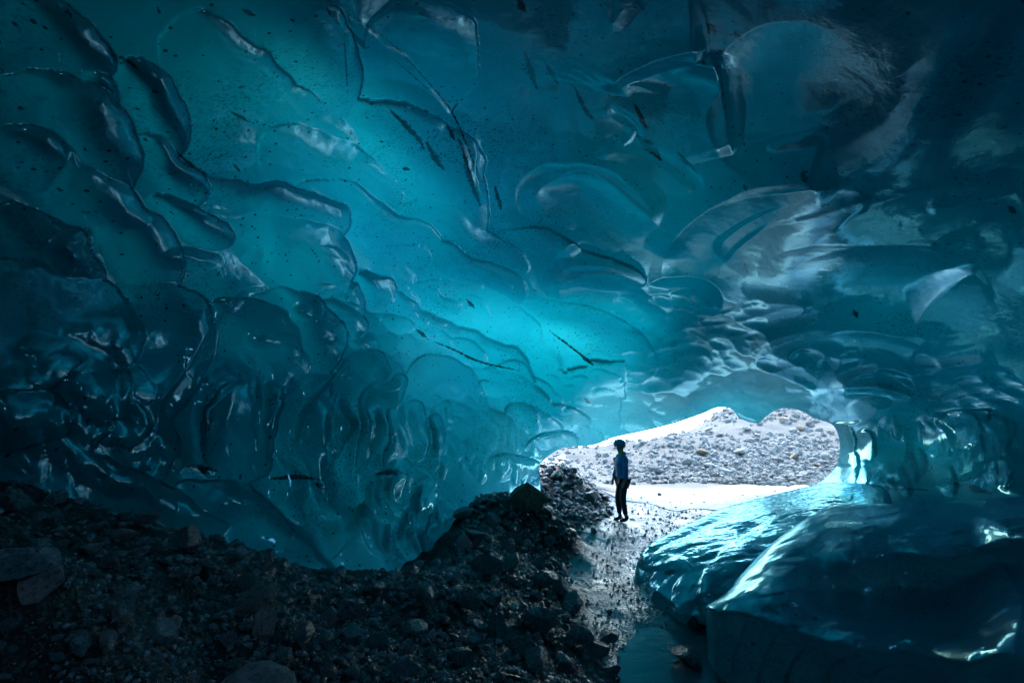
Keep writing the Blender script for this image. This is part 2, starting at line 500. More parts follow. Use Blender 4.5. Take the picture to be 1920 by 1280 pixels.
# ---- modelled relief, h in units of the local distance (positive = towards the viewer)
h = np.zeros(len(X))
DOMES = [
    # left flank: overlapping rounded bulges, sharp on the upper right rim
    (70, 70, 150, 80, 25, -40, .05), (160, 165, 62, 38, 42, -40, .045), (270, 205, 105, 75, 45, -35, .07), (120, 250, 160, 95, 35, -35, .07),
    (318, 322, 95, 48, 32, -50, .055), (40, 300, 90, 55, 20, -40, .05), (140, 370, 160, 75, 25, -40, .06), (350, 412, 85, 40, 25, -45, .045),
    (500, 400, 165, 55, 15, -60, .05), (510, 470, 165, 75, 10, -40, .055), (225, 470, 120, 95, 30, -30, .05), (70, 480, 120, 80, 20, -40, .05),
    (90, 590, 190, 95, 15, -40, .05), (290, 610, 120, 85, 30, -30, .055), (560, 625, 105, 82, 45, -20, .06), (470, 660, 130, 100, 30, -40, .04),
    (600, 525, 55, 32, 10, -60, .03), (650, 560, 45, 38, 40, -30, .03), (700, 545, 45, 40, 40, -40, .03), (640, 600, 50, 40, 40, -30, .03), (745, 590, 50, 40, 30, -30, .025),
    (190, 715, 75, 60, 20, 40, .045), (45, 780, 85, 62, 10, 30, .045), (165, 800, 50, 40, -20, 40, .035), (240, 790, 55, 30, -50, 30, .035),
    (300, 840, 28, 60, 10, 20, .03), (335, 700, 50, 110, 30, 20, .04), (410, 800, 28, 72, 12, -170, .04), (480, 810, 55, 110, 22, 20, .045), (570, 790, 55, 120, 20, 10, .04),
    (60, 690, 110, 40, -20, 60, .035), (120, 860, 160, 40, 20, -60, .03), (250, 930, 180, 50, 22, -60, .03), (430, 960, 120, 60, 25, -60, .03),
    # fluted curtain right of it
    (618, 730, 20, 95, 27, 180, .03), (650, 770, 22, 100, 22, 180, .03), (690, 800, 24, 90, 12, 180, .035), (735, 740, 26, 46, 25, 10, .03), (742, 825, 26, 80, 5, 180, .035),
    (778, 810, 26, 62, 5, 0, .03), (812, 830, 20, 55, 12, 0, .025), (700, 690, 34, 30, 20, -60, .025), (600, 880, 34, 90, -10, 180, .04),
    (840, 740, 90, 60, 30, -60, .025), (900, 690, 110, 60, 25, -60, .02), (790, 640, 90, 50, 20, -60, .02), (960, 740, 90, 40, 25, -70, .02),
    (860, 790, 50, 30, 30, -60, .02), (930, 810, 60, 40, 20, -70, .02), (1000, 790, 55, 30, 20, -70, .018), (1060, 780, 50, 26, 20, -70, .018), (1040, 830, 40, 26, 10, -80, .018), (960, 870, 60, 30, 0, -70, .02),
    # rippled foot of the curtain
    (750, 915, 30, 46, 0, 0, .022), (800, 925, 28, 46, -20, 0, .022), (770, 955, 34, 44, 0, 60, .02), (735, 1000, 30, 60, -20, 40, .022), (805, 985, 18, 64, -5, 180, .024), (832, 990, 20, 56, 10, 180, .026), (790, 1050, 18, 56, -8, 180, .026), (815, 1050, 16, 50, -10, 180, .024),
    (700, 1005, 22, 60, -28, 180, .02), (845, 960, 16, 30, 10, 0, .018), (765, 1045, 22, 36, -20, 60, .02), (715, 940, 18, 50, -15, 0, .02), (520, 1000, 24, 50, -40, -140, .014), (565, 1045, 20, 70, -42, -140, .014),
    # roof
    (570, 95, 130, 95, 55, -20, .05), (775, 320, 190, 110, 42, -50, .06), (620, 330, 150, 80, 25, -70, .035), (800, 100, 120, 100, 40, -60, .03),
    (430, 150, 150, 90, 45, -60, .03), (560, 240, 130, 70, 30, -60, .03), (880, 520, 110, 50, 20, -60, .03), (700, 430, 150, 60, 25, -70, .03), (870, 440, 130, 50, 28, -70, .03),
    (1020, 460, 80, 40, 20, -60, .03), (1100, 500, 120, 36, 15, -60, .03), (890, 600, 130, 60, 20, -60, .015), (1090, 640, 150, 70, 20, -60, .012),
]
_q = np.stack([X, Y, X * 0], -1) / 100
_q = np.where(np.abs(_q) < 60, _q, 0)
XO, YO = X, Y
_w = 1 - .75 * sstep(900, 1250, X)
X = XO + _w * (17 * fbm(_q * 1.1, 2, 101) + 2.5 * fbm(_q * 4.0, 2, 103))
Y = YO + _w * (15 * fbm(_q * 1.1, 2, 105) + 2.2 * fbm(_q * 4.0, 2, 107))
for t in DOMES: add_dome(h, X, Y, *t[:6], t[6] * 1.35)
hs = np.zeros(len(X))
SCOOPS = [
    (1250, 180, 120, 62, -8, -80, -.06), (1150, 250, 60, 40, 30, -30, -.03), (1235, 320, 90, 40, 25, -60, -.03), (1110, 400, 140, 85, 30, -100, -.06), (1010, 445, 60, 40, 10, -60, -.03),
    (1390, 450, 165, 80, -30, -120, -.07), (1480, 450, 160, 60, -28, -120, -.05), (1650, 545, 260, 90, 4, -95, -.07), (1590, 690, 180, 70, 4, -90, -.07),
    (1140, 570, 130, 60, 18, -90, -.05), (1290, 560, 75, 45, 12, -90, -.04), (1400, 620, 150, 45, -14, -100, -.04), (1430, 745, 100, 50, 15, -90, -.045),
    (1090, 480, 60, 30, 10, -90, -.025), (1120, 520, 70, 24, 10, -90, -.025), (900, 560, 60, 30, 15, -90, -.02), (1300, 660, 60, 34, 10, -90, -.03),
    (1650, 755, 130, 26, 6, -90, -.03), (1780, 780, 120, 26, 10, -90, -.03), (1880, 520, 150, 100, 10, -100, -.04),
    (1480, 200, 160, 160, -60, -170, -.05), (1750, 420, 250, 60, -12, -110, -.02),
    (780, 800, 22, 70, 0, 180, -.03),
]
for t in SCOOPS: add_dome(hs, X, Y, *t[:6], t[6] * .6, 0.9, 0.0)
RIDGES = [   # (curve, width left of travel, width right of travel, height); travelling left to right = left is up
    ([(1132, 190), (1145, 165), (1190, 128), (1260, 105), (1333, 93)], 60, 14, .035),
    ([(1333, 93), (1345, 150), (1355, 210), (1378, 300)], 14, 70, .035),
    ([(1140, 188), (1180, 165), (1240, 172), (1330, 165)], 14, 16, .018),
    ([(1130, 195), (1142, 225), (1185, 250), (1150, 288)], 14, 20, .018),
    ([(1100, 300), (1160, 285), (1230, 305), (1290, 350), (1318, 330)], 22, 18, .02),
    ([(985, 392), (1030, 350), (1085, 322), (1140, 345), (1210, 395), (1252, 445)], 45, 22, .03),
    ([(950, 425), (970, 414), (1055, 415), (1062, 440)], 18, 14, .014),
    ([(1040, 470), (1070, 447), (1110, 450), (1160, 490)], 22, 16, .018),
    ([(1035, 508), (1080, 490), (1140, 497), (1210, 525)], 22, 14, .018),
    ([(1238, 495), (1275, 435), (1330, 395), (1410, 370), (1500, 360), (1585, 358)], 50, 18, .038),
    ([(1330, 480), (1380, 430), (1450, 395), (1570, 362)], 20, 14, .02),
    ([(1350, 500), (1420, 440), (1500, 415), (1650, 372)], 20, 16, .018),
    ([(1425, 540), (1470, 505), (1560, 472), (1660, 460), (1780, 463), (1900, 470)], 60, 20, .024),
    ([(1410, 695), (1440, 655), (1500, 632), (1580, 625), (1660, 630), (1738, 640), (1750, 690)], 45, 20, .035),
    ([(1600, 650), (1660, 662), (1710, 695), (1752, 692)], 18, 24, .018),
    ([(1015, 552), (1040, 528), (1100, 516), (1170, 522), (1220, 555), (1258, 600)], 30, 16, .03),
    ([(1060, 575), (1110, 552), (1160, 560), (1220, 600)], 14, 12, .014), ([(1070, 592), (1110, 572), (1160, 585)], 12, 10, .012),
    ([(1200, 545), (1250, 520), (1315, 520), (1352, 545), (1356, 595)], 24, 14, .022),
    ([(1225, 560), (1280, 540), (1350, 548)], 12, 12, .012),
    ([(1255, 650), (1290, 618), (1400, 598), (1470, 580), (1545, 572)], 30, 16, .024),
    ([(1255, 650), (1310, 640), (1345, 655), (1360, 680)], 14, 12, .014), ([(1270, 670), (1310, 658), (1340, 680)], 12, 10, .01),
    ([(1100, 690), (1150, 682), (1210, 695), (1260, 720)], 14, 12, .012),
    ([(1335, 728), (1370, 702), (1430, 695), (1490, 715), (1535, 745)], 22, 14, .02),
    ([(1345, 745), (1390, 722), (1450, 722), (1500, 750)], 12, 12, .010),
    ([(1540, 742), (1600, 728), (1680, 735), (1750, 755), (1840, 765)], 20, 12, .02),
    ([(1570, 765), (1640, 750), (1740, 770), (1830, 800)], 16, 12, .014),
    ([(1660, 700), (1760, 690), (1870, 675)], 20, 14, .016), ([(1740, 755), (1830, 750), (1915, 770)], 18, 12, .016),
    ([(1700, 790), (1800, 775), (1915, 800)], 16, 12, .014),
    ([(1420, 270), (1550, 215), (1700, 130), (1850, 35), (1990, -60)], 70, 60, .005),
    ([(1430, 285), (1500, 262), (1560, 240)], 12, 14, .012), ([(1130, -30), (1140, 40), (1180, -20)], 20, 20, .015),
    ([(1720, 400), (1820, 380), (1930, 350)], 24, 20, .012),
    ([(1700, 640), (1740, 580), (1790, 530), (1850, 500)], 40, 30, .02),
    ([(640, 20), (720, 70), (790, 140), (850, 215), (890, 310), (930, 395)], 14, 60, .018),
    ([(650, 165), (740, 185), (830, 245), (880, 310), (905, 380)], 30, 60, .020),
    ([(330, 262), (430, 275), (540, 290), (620, 330), (720, 385), (830, 420), (950, 450)], 60, 60, .022),
    ([(600, 330), (680, 300), (740, 330), (810, 385)], 30, 50, .014),
    ([(370, 375), (450, 350), (540, 362), (620, 400), (660, 470)], 20, 40, .018),
    ([(800, 530), (830, 483), (900, 480), (960, 500), (1015, 560)], 22, 26, .016), ([(885, 530), (910, 524), (960, 545)], 10, 12, .008), ([(640, 510), (700, 515), (800, 545), (880, 580)], 30, 14, .012),
    ([(980, 700), (1020, 672), (1060, 690)], 12, 12, .008), ([(880, 640), (930, 655), (980, 690)], 20, 20, .006), ([(985, 585), (1100, 600), (1200, 640), (1260, 690)], 20, 26, .014),
    ([(130, 490), (140, 450), (170, 435)], 14, 14, .02), ([(130, 495), (160, 488), (195, 492)], 12, 16, .012),
    ([(185, 660), (195, 610), (240, 580), (330, 625)], 16, 26, .02), ([(395, 600), (380, 640), (320, 720), (275, 800), (255, 880)], 30, 8, -.02),
    ([(260, 880), (285, 790), (340, 700), (390, 620), (440, 560), (500, 520)], 60, 10, .035),
    ([(372, 870), (385, 790), (400, 762), (455, 730)], 10, 20, .02),
    ([(660, 975), (600, 945), (576, 880), (585, 820), (605, 770), (650, 700), (690, 650)], 8, 80, .030),
    ([(720, 830), (722, 790), (740, 760)], 8, 20, .02), ([(645, 840), (645, 800), (680, 750)], 8, 24, .02),
    ([(660, 960), (690, 985), (705, 1030), (740, 1085), (760, 1120)], 14, 60, .03), ([(700, 930), (725, 980), (745, 1040)], 12, 18, .014), ([(855, 950), (852, 985), (832, 1030), (830, 1080)], 50, 10, .03),
    ([(470, 1000), (480, 965), (510, 965), (560, 1010), (650, 1090)], 10, 24, .025),
    ([(1480, 926), (1560, 908), (1640, 906), (1720, 912), (1800, 902), (1870, 880)], 12, 30, .022),
    ([(1575, 800), (1590, 830), (1588, 880)], 10, 20, .01),
    ([(1640, 785), (1690, 810), (1688, 870), (1650, 900)], 26, 8, .016), ([(1740, 780), (1790, 810), (1790, 860), (1760, 895)], 34, 8, .02), ([(1820, 778), (1870, 820), (1872, 880)], 30, 8, .018),
    ([(1610, 800), (1637, 830), (1630, 880)], 20, 8, .008),
    ([(1880, 840), (1900, 880), (1880, 925)], 20, 8, .018),
]
hr = np.zeros(len(X))
for t in RIDGES:
    r_ = np.mean([p[0] for p in t[0]]) > 960
    add_ridge(hr, X, Y, t[0], t[1], t[2] * (2.1 if r_ else 1.0), t[3] * (.8 if r_ else .7))
# smooth swellings that catch the light of the mouth
BUMPS = [(745, 925, 18, 46, .016), (798, 950, 20, 40, .014), (768, 1010, 18, 50, .014), (812, 1035, 14, 50, .014), (835, 985, 14, 46, .014), (705, 960, 16, 50, .012), (730, 1040, 20, 40, .012), (640, 1000, 40, 40, .010),
         (165, 715, 46, 52, .017), (20, 775, 60, 44, .017), (145, 785, 30, 30, .014), (222, 785, 22, 44, .014), (225, 615, 80, 46, .014), (280, 700, 50, 60, .012), (135, 480, 34, 30, .012),
         (295, 820, 18, 34, .012), (410, 712, 24, 26, .010), (390, 790, 18, 50, .012), (445, 790, 50, 90, .018), (535, 800, 40, 90, .014), (560, 575, 20, 16, .007), (495, 635, 24, 20, .008), (530, 905, 26, 46, .012),
         (600, 830, 20, 60, .012), (715, 735, 24, 34, .012), (768, 790, 22, 44, .014), (640, 815, 18, 60, .012), (690, 790, 20, 60, .013), (680, 645, 20, 18, .009), (735, 700, 30, 26, .010), (360, 600, 30, 30, .006), (470, 480, 20, 12, .004),
         (820, 800, 14, 30, .008), (700, 900, 26, 50, .012), (250, 900, 60, 30, .010), (400, 950, 70, 34, .010), (90, 660, 60, 30, .012), (395, 388, 40, 16, .008), (350, 485, 50, 18, .008)]
for (bx, by, ba, bb, am) in BUMPS:
    m = np.nonzero((np.abs(X - bx) < ba * 1.5) & (np.abs(Y - by) < bb * 1.5))[0]
    r2 = ((X[m] - bx) / (ba * 1.4)) ** 2 + ((Y[m] - by) / (bb * 1.4)) ** 2
    hr[m] += 2.1 * am * np.clip(1 - r2, 0, None) ** 2
# small scallops crowd together towards the mouth
rs = random.Random(5)
hm = np.zeros(len(X))


def scallops(n, region, size, amp, crest, rot, sign=-1):
    for k in range(n):
        for _ in range(40):
            x = rs.uniform(region[0], region[2]); y = rs.uniform(region[1], region[3])
            # stay along the band that leads to the mouth
            if in_poly(np.array([x]), np.array([y]), MOUTH)[0]: continue
            break
        s = rs.uniform(*size)
        add_dome(hm, X, Y, x, y, s, s * rs.uniform(.35, .6), rot + rs.uniform(-15, 15), crest + rs.uniform(-15, 15), sign * amp * s / 40, .7, .1)


scallops(130, (1060, 670, 1400, 790), (14, 46), .018, -95, 12)
scallops(60, (920, 700, 1150, 830), (12, 40), .012, -70, 20, 1)
scallops(160, (800, 760, 1010, 890), (8, 24), .03, 0, 70, 1)
scallops(50, (1380, 700, 1900, 800), (20, 60), .016, -95, 8)
scallops(40, (1180, 560, 1420, 690), (20, 50), .016, -95, 8)
scallops(40, (600, 480, 900, 700), (20, 50), .010, -50, 30, 1)
scallops(40, (1580, 800, 1900, 900), (12, 36), .018, 0, 80, 1)
scallops(60, (1230, 670, 1580, 775), (14, 40), .024, -95, 5)
scallops(50, (20, 640, 560, 950), (16, 50), .008, 40, 60, 1)

X, Y = XO, YO
D0 = np.exp(depth_fn(dirs))
P0 = dirs * D0[:, None]
# natural irregularity in world space
flow = P0 * np.array([1.0, 0.62, 1.0])
n1 = fbm(flow * 0.55, 2, 3)
wp = flow + 0.35 * np.stack([vnoise(flow * 1.1, 41), vnoise(flow * 1.1, 42), vnoise(flow * 1.1, 43)], -1)
f1, f2, _ = worley(wp * 0.95, 11)
bul = np.sqrt(np.clip(1 - (f1 / 1.05) ** 2, 0, 1))
f1b, f2b, _ = worley(wp * 2.7, 12)
bulb = np.sqrt(np.clip(1 - (f1b / 1.0) ** 2, 0, 1))
left = 1 - sstep(500, 1000, np.where(X < -9e4, 0, X))
low = sstep(560, 760, Y)
nat = 0.10 * n1 + 0.10 * bul * (0.4 + 0.6 * left) - 0.06 * (1 - left) * bul + 0.022 * bulb * low + 0.003 * fbm(P0 * 4.0, 2, 9)
D = D0 * (1 - h - hs - hr - hm) - nat
D = np.maximum(D, 2.5)
T = np.clip(thick_fn(dirs), 0.10, 7)
T = T * np.clip(1 - 11 * h - 9 * hr - 12 * hs, .3, 1.8)
Do = np.maximum(D0 + T, D + 0.08)
cpos = np.array([0, 0, CAM_Z])
Vin = dirs * D[:, None] + cpos
Vout = dirs * Do[:, None] + cpos

# ---- dirt: bands and clots frozen in the roof
dirt = np.zeros(len(X))
STREAKS = [([(730, 205), (760, 235), (785, 262), (795, 280)], 7), ([(800, 268), (818, 300), (832, 318)], 8), ([(838, 235), (852, 262)], 6), ([(860, 260), (872, 290), (880, 330), (900, 385)], 8),
           ([(868, 290), (878, 322)], 4), ([(983, 98), (995, 130), (1006, 165)], 8), ([(1022, 118), (1048, 160)], 6), ([(1078, 165), (1100, 210), (1118, 228)], 6), ([(1190, 195), (1212, 240)], 7),
           ([(1195, 255), (1225, 282), (1238, 300)], 12), ([(1270, 285), (1308, 325)], 5), ([(662, 62), (685, 92)], 7), ([(330, 282), (352, 305), (390, 328)], 6), ([(438, 308), (450, 322)], 5), ([(612, 10), (618, 25), (640, 50)], 4),
           ([(235, 110), (262, 132)], 4), ([(78, 48), (92, 56)], 4), ([(455, 18), (478, 30)], 6), ([(970, 0), (985, 22)], 9), ([(1328, 40), (1340, 70)], 11), ([(1378, 58), (1388, 76)], 6),
           ([(928, 350), (940, 395)], 6), ([(1395, 345), (1402, 362)], 5), ([(1505, 320), (1512, 342)], 9), ([(1890, 388), (1905, 400)], 8), ([(1600, 580), (1608, 596)], 6), ([(1545, 503), (1560, 500)], 5), ([(1395, 495), (1402, 510)], 6),
           ([(780, 618), (800, 632)], 5), ([(800, 635), (850, 655), (900, 678), (975, 695)], 3), ([(1030, 620), (1070, 650), (1110, 680)], 3), ([(1088, 665), (1112, 684)], 5), ([(875, 562), (890, 578)], 5), ([(1095, 745), (1106, 758)], 4),
           ([(860, 190), (846, 212)], 3), ([(755, 316), (768, 318)], 5), ([(430, 208), (470, 230)], 4), ([(335, 885), (365, 880), (405, 882)], 12), ([(505, 897), (560, 894), (600, 899)], 6), ([(705, 888), (735, 884), (765, 889)], 7), ([(590, 905), (610, 915)], 7),
           ([(1480, 935), (1540, 925), (1580, 918)], 10), ([(1600, 922), (1660, 915), (1740, 918)], 5), ([(1870, 965), (1919, 960)], 8), ([(1790, 905), (1860, 925)], 8),
           ([(640, 20), (720, 70), (790, 140), (850, 215), (890, 310), (930, 395)], 2.5), ([(645, 60), (648, 110), (652, 175)], 2.5), ([(720, 95), (840, 200)], 2.0)]
for pts, w in STREAKS:
    R = 4 * w
    pa = np.array(pts, float)
    m = np.nonzero((X > pa[:, 0].min() - R) & (X < pa[:, 0].max() + R) & (Y > pa[:, 1].min() - R) & (Y < pa[:, 1].max() + R))[0]
    dd, ar, _, _ = poly_dist(X[m], Y[m], smooth_poly(pts, 4) if len(pts) > 2 else pa)
    wl = w * .75 * (.35 + .9 * np.sin(np.pi * np.clip(ar, .04, .96)))
    dirt[m] = np.maximum(dirt[m], np.clip(1.1 - np.abs(dd) / wl * 0.6, 0, 1))

# ---- close the solid
N = NA * NE
ed = np.concatenate([quads[:, [0, 1]], quads[:, [1, 2]], quads[:, [2, 3]], quads[:, [3, 0]]])
key = np.sort(ed, 1); kk = key[:, 0].astype(np.int64) * N + key[:, 1]
u, inv, ct = np.unique(kk, return_inverse=True, return_counts=True)
be = ed[ct[inv] == 1]
side = np.stack([be[:, 1], be[:, 0], be[:, 0] + N, be[:, 1] + N], -1)
# inner faces look to the cavity: with (az right, el up) order a,b,c,d seen from inside is counter-clockwise
allq = np.concatenate([quads, quads[:, ::-1] + N, side])
ice_mat = ice_material('glacier_ice')
cave = mesh_obj('ice_cave', np.concatenate([Vin, Vout]), allq, ice_mat, attrs={
    'outer': np.concatenate([np.zeros(N), np.ones(N)]), 'dirt': np.concatenate([dirt, np.zeros(N)])})
Dq = D[quads]
jump = (Dq.max(1) - Dq.min(1)) > np.maximum(.02 * D0[quads[:, 0]], .05)
sm = np.concatenate([~jump, np.ones(len(quads), bool), np.zeros(len(side), bool)])
if len(sm) == len(cave.data.polygons): cave.data.polygons.foreach_set('use_smooth', sm)
tag(cave, kind='structure')
# ================================================================== GROUND
GPX = [  # (px, py, z) points of the floor read from the view
    (640, 1080, .22), (740, 1070, .32), (825, 1055, .5), (540, 1050, .42), (450, 1022, .62), (300, 972, 1.18), (700, 1040, .2), (600, 1040, .25), (500, 1000, .45),
    (0, 885, 1.80), (150, 925, 1.66), (300, 985, 1.40), (450, 1035, 1.18), (560, 1070, 1.02), (640, 1095, .86), (700, 1092, .86), (780, 1080, .82), (850, 1076, .72),
    (0, 1000, 1.78), (0, 1280, 1.45), (200, 1280, 1.38), (200, 1100, 1.50), (460, 1280, 1.12), (400, 1150, 1.26), (640, 1180, .92), (640, 1280, .95), (800, 1180, .74), (800, 1280, .78), (960, 1180, .50), (960, 1280, .62),
    (1000, 1100, .34), (1050, 1180, .26), (1060, 1280, .36), (1100, 1200, .12), (1130, 1270, .08), (940, 1060, .52),
    (860, 990, .70), (870, 930, .78), (870, 890, .98), (940, 890, .92), (1000, 884, .92), (1040, 868, 1.0), (1075, 884, .85), (1100, 905, .48), (1130, 932, .16), (1000, 930, .92), (1000, 990, .52), (1040, 1040, .14), (1080, 985, .14), (1080, 1010, .02),
    (1167, 980, 0), (1060, 1090, 0), (1150, 1100, 0), (1110, 1040, 0), (1140, 960, 0), (1200, 1180, -.03), (1240, 1280, -.03), (1300, 980, 0), (1400, 925, 0), (1500, 1000, 0), (1300, 1150, 0), (1400, 1280, 0), (1700, 1280, 0.0), (1919, 1250, .2), (1250, 920, 0), (1180, 915, .02), (1500, 912, 0.02), (1600, 915, .1),
]


def z_hit(px, py, z):
    d = px_dir(px, py)
    t = (z - CAM_Z) / d[2]
    return d * t + np.array([0, 0, CAM_Z])


gp = [z_hit(*t) for t in GPX]
GW = [(0, 0, 1.0), (-2, 0, 1.5), (2, 0, .4), (0, -3, 1.0), (4, 0, .1), (4, -4, .3), (-5, 0, 2.0), (-7, 6, 2.0), (-12, 3, 2.2), (-10, 12, 1.6), (-14, -8, 1.6), (12, -8, .5), (14, 4, .3), (14, 14, .2),
      # beyond the mouth: a moraine rising to the right
      (1.0, 19, .2), (6, 19, .0), (11, 19.5, .05), (14, 20, .3), (3.5, 22, .35), (1.5, 24, .5), (-1, 21, 1.15), (-4, 20, 1.3),
      (7, 24, .7), (10.5, 24, .9), (14.5, 24, 1.1), (8, 28, 1.5), (12, 28, 1.9), (16, 28, 2.3), (13.4, 33, 3.1), (11.5, 33, 1.9), (16, 33.5, 3.30), (20, 33, 3.3), (24, 30, 3.2), (20, 24, 1.8), (9.8, 33, 1.30), (7, 33, .85), (4, 31, .75), (1, 30, 1.0), (-4, 30, .9), (-12, 26, .8),
      (14, 40, 1.0), (25, 42, 1.5), (4, 40, -.6), (-8, 42, -.8), (30, 15, 2), (-20, 12, 2), (0, 60, -4), (40, 60, -4), (-40, 60, -4), (60, 20, -2), (-60, 20, -2), (0, -30, 0), (40, -30, 0), (-40, -30, 0)]
GP = np.array([list(p) for p in gp] + [list(g) for g in GW])
gfn = rbf_fit(GP[:, :2], GP[:, 2], 0.25)


def ground_base(xy):
    z = gfn(xy)
    r = np.hypot(xy[:, 0], xy[:, 1])
    k = sstep(45, 75, r)
    return z * (1 - k) + k * (-6.0)


def ground_z(xy):
    xy = np.asarray(xy, float).reshape(-1, 2)
    z = ground_base(xy)
    p = np.stack([xy[:, 0], xy[:, 1], np.zeros(len(xy))], -1)
    r = np.hypot(xy[:, 0], xy[:, 1])
    flat = 1 - sstep(0.02, 0.30, z)             # the path along the stream is smooth
    out = sstep(20, 24, xy[:, 1])
    near = 1 - sstep(18, 60, r)
    amp = (1 - flat * .93) * near
    lump = fbm(p * 1.3, 3, 61) * .05 + np.abs(fbm(p * 4.2, 3, 71)) * .030 + fbm(p * 15, 2, 75) * .012 * (r < 14)
    z = z + amp * (lump - .05) + out * near * fbm(p * .5, 3, 81) * .16
    z += fbm(p * 2.4, 2, 91) * .014 * flat * near
    # a trough for the pool in the bottom of the passage
    z -= .10 * np.exp(-(((xy[:, 0] - 1.25) / .62) ** 2 + ((xy[:, 1] - 4.65) / .9) ** 2))
    return z


def ray_ground(px, py):
    d = px_dir(px, py)
    t = np.concatenate([np.geomspace(1.5, 60, 400)])
    P = d[None] * t[:, None] + np.array([0, 0, CAM_Z])
    g = ground_z(P[:, :2])
    k = np.nonzero(P[:, 2] < g)[0]
    if not len(k): return None
    k = k[0]
    if k == 0: return P[0]
    a0 = P[k - 1, 2] - g[k - 1]; a1 = P[k, 2] - g[k]
    s = a0 / (a0 - a1 + 1e-9)
    q = P[k - 1] * (1 - s) + P[k] * s
    return q


GAZ = np.radians(ang_axis(-180, 180, -50, 50, 0.22, 4.0)); GAZ = GAZ[GAZ < math.pi - 1e-4]
GR = np.concatenate([[0.05, .5, 1.0], np.geomspace(1.4, 45, 620), np.geomspace(50, 4000, 22)])
A_, R_ = np.meshgrid(GAZ, GR)
gx = (np.sin(A_) * R_).ravel(); gy = (np.cos(A_) * R_).ravel()
gz = ground_z(np.stack([gx, gy], -1))
na, nr = len(GAZ), len(GR)
gi = np.arange(na * nr).reshape(nr, na)
gq = np.stack([gi[:-1], gi[1:], np.roll(gi, -1, 1)[1:], np.roll(gi, -1, 1)[:-1]], -1).reshape(-1, 4)


def ground_material():
    M = NT('wet_gravel')
    co = M.coord()
    xyz = M.n('ShaderNodeSeparateXYZ'); M.l(co, xyz.inputs[0])
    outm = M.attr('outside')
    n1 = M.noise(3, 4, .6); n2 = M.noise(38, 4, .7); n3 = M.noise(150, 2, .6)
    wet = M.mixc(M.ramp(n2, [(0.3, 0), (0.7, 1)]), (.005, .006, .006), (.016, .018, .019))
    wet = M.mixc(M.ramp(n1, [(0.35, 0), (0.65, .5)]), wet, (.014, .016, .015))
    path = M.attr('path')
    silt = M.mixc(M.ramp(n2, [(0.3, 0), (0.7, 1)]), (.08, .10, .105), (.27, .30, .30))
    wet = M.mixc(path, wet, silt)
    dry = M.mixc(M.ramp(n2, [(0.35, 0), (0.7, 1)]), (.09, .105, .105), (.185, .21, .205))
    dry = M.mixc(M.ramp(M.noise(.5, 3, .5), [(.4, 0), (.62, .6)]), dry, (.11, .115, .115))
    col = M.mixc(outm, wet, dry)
    col = M.mixc(M.attr('snow'), col, (.82, .85, .88))
    pr = M.n('ShaderNodeBsdfPrincipled')
    M.l(col, pr.inputs['Base Color'])
    rw = M.mixc(path, M.ramp(n1, [(.3, .30), (.7, .55)]), M.ramp(M.noise(2.2, 4, .6), [(.35, .10), (.65, .38)]))
    M.l(M.mixc(outm, rw, (.85, .85, .85)), pr.inputs['Roughness'])
    M.l(M.mixc(path, (.15, .15, .15), (.6, .6, .6)), pr.inputs['Specular IOR Level'])
    vor = M.n('ShaderNodeTexVoronoi', feature='F1'); vor.inputs['Scale'].default_value = 26; M.l(co, vor.inputs['Vector'])
    vor2 = M.n('ShaderNodeTexVoronoi', feature='F1'); vor2.inputs['Scale'].default_value = 70; M.l(co, vor2.inputs['Vector'])
    pud = M.ramp(M.noise(1.6, 3, .55), [(.42, 0.12), (.56, 1.0)])
    hh = M.math('ADD', M.math('MULTIPLY', M.math('SUBTRACT', 1.0, vor.outputs['Distance']), .016), M.math('MULTIPLY', M.math('SUBTRACT', 1.0, vor2.outputs['Distance']), .007))
    hh = M.math('ADD', hh, M.math('MULTIPLY', n3, .002))
    k = M.mixc(path, (1, 1, 1), M.mixc(pud, (.10, .10, .10), (.9, .9, .9)))
    hh = M.math('MULTIPLY', hh, k)
    M.l(M.bump(hh, 1.0, 1.0), pr.inputs['Normal'])
    M.l(pr.outputs[0], M.out.inputs['Surface'])
    return M.m


zb = ground_base(np.stack([gx, gy], -1))
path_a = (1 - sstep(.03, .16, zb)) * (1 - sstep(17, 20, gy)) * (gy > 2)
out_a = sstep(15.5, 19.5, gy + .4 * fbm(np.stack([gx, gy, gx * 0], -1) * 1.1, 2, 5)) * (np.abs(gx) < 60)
rr = np.hypot(gx, gy)
sky_white_a = sstep(34.5, 38, gy) + (rr > 45)  # far ground painted white to stand in for the bright sky
EDGE_SKY_WHITE = 0
ground = mesh_obj('ground', np.stack([gx, gy, gz], -1), gq, ground_material(), attrs={'path': path_a, 'outside': out_a, 'snow': np.clip(sky_white_a, 0, 1)})
tag(ground, kind='structure')


def sheet(name, pts, z, mat, dz=0.0, n=7, follow=False):
    P = smooth_poly(list(pts) + [pts[0]], n)[:-1]
    c = P.mean(0)
    rings = 24
    V = [np.array([c])] + [c + (P - c) * (k / rings) for k in range(1, rings + 1)]
    xy = np.concatenate(V)
    zz = (ground_z(xy) + z) if follow else np.full(len(xy), z)
    m = len(P)
    f3 = np.array([[0, 1 + j, 1 + (j + 1) % m] for j in range(m)])
    f4 = np.array([[1 + (k - 1) * m + j, 1 + k * m + j, 1 + k * m + (j + 1) % m, 1 + (k - 1) * m + (j + 1) % m] for k in range(1, rings) for j in range(m)])
    return tag(mesh_obj(name, np.column_stack([xy, zz]), [f3, f4], mat), kind='structure')


def floor_xy(px, py, z=0.0):
    q = z_hit(px, py, z); return (q[0], q[1])


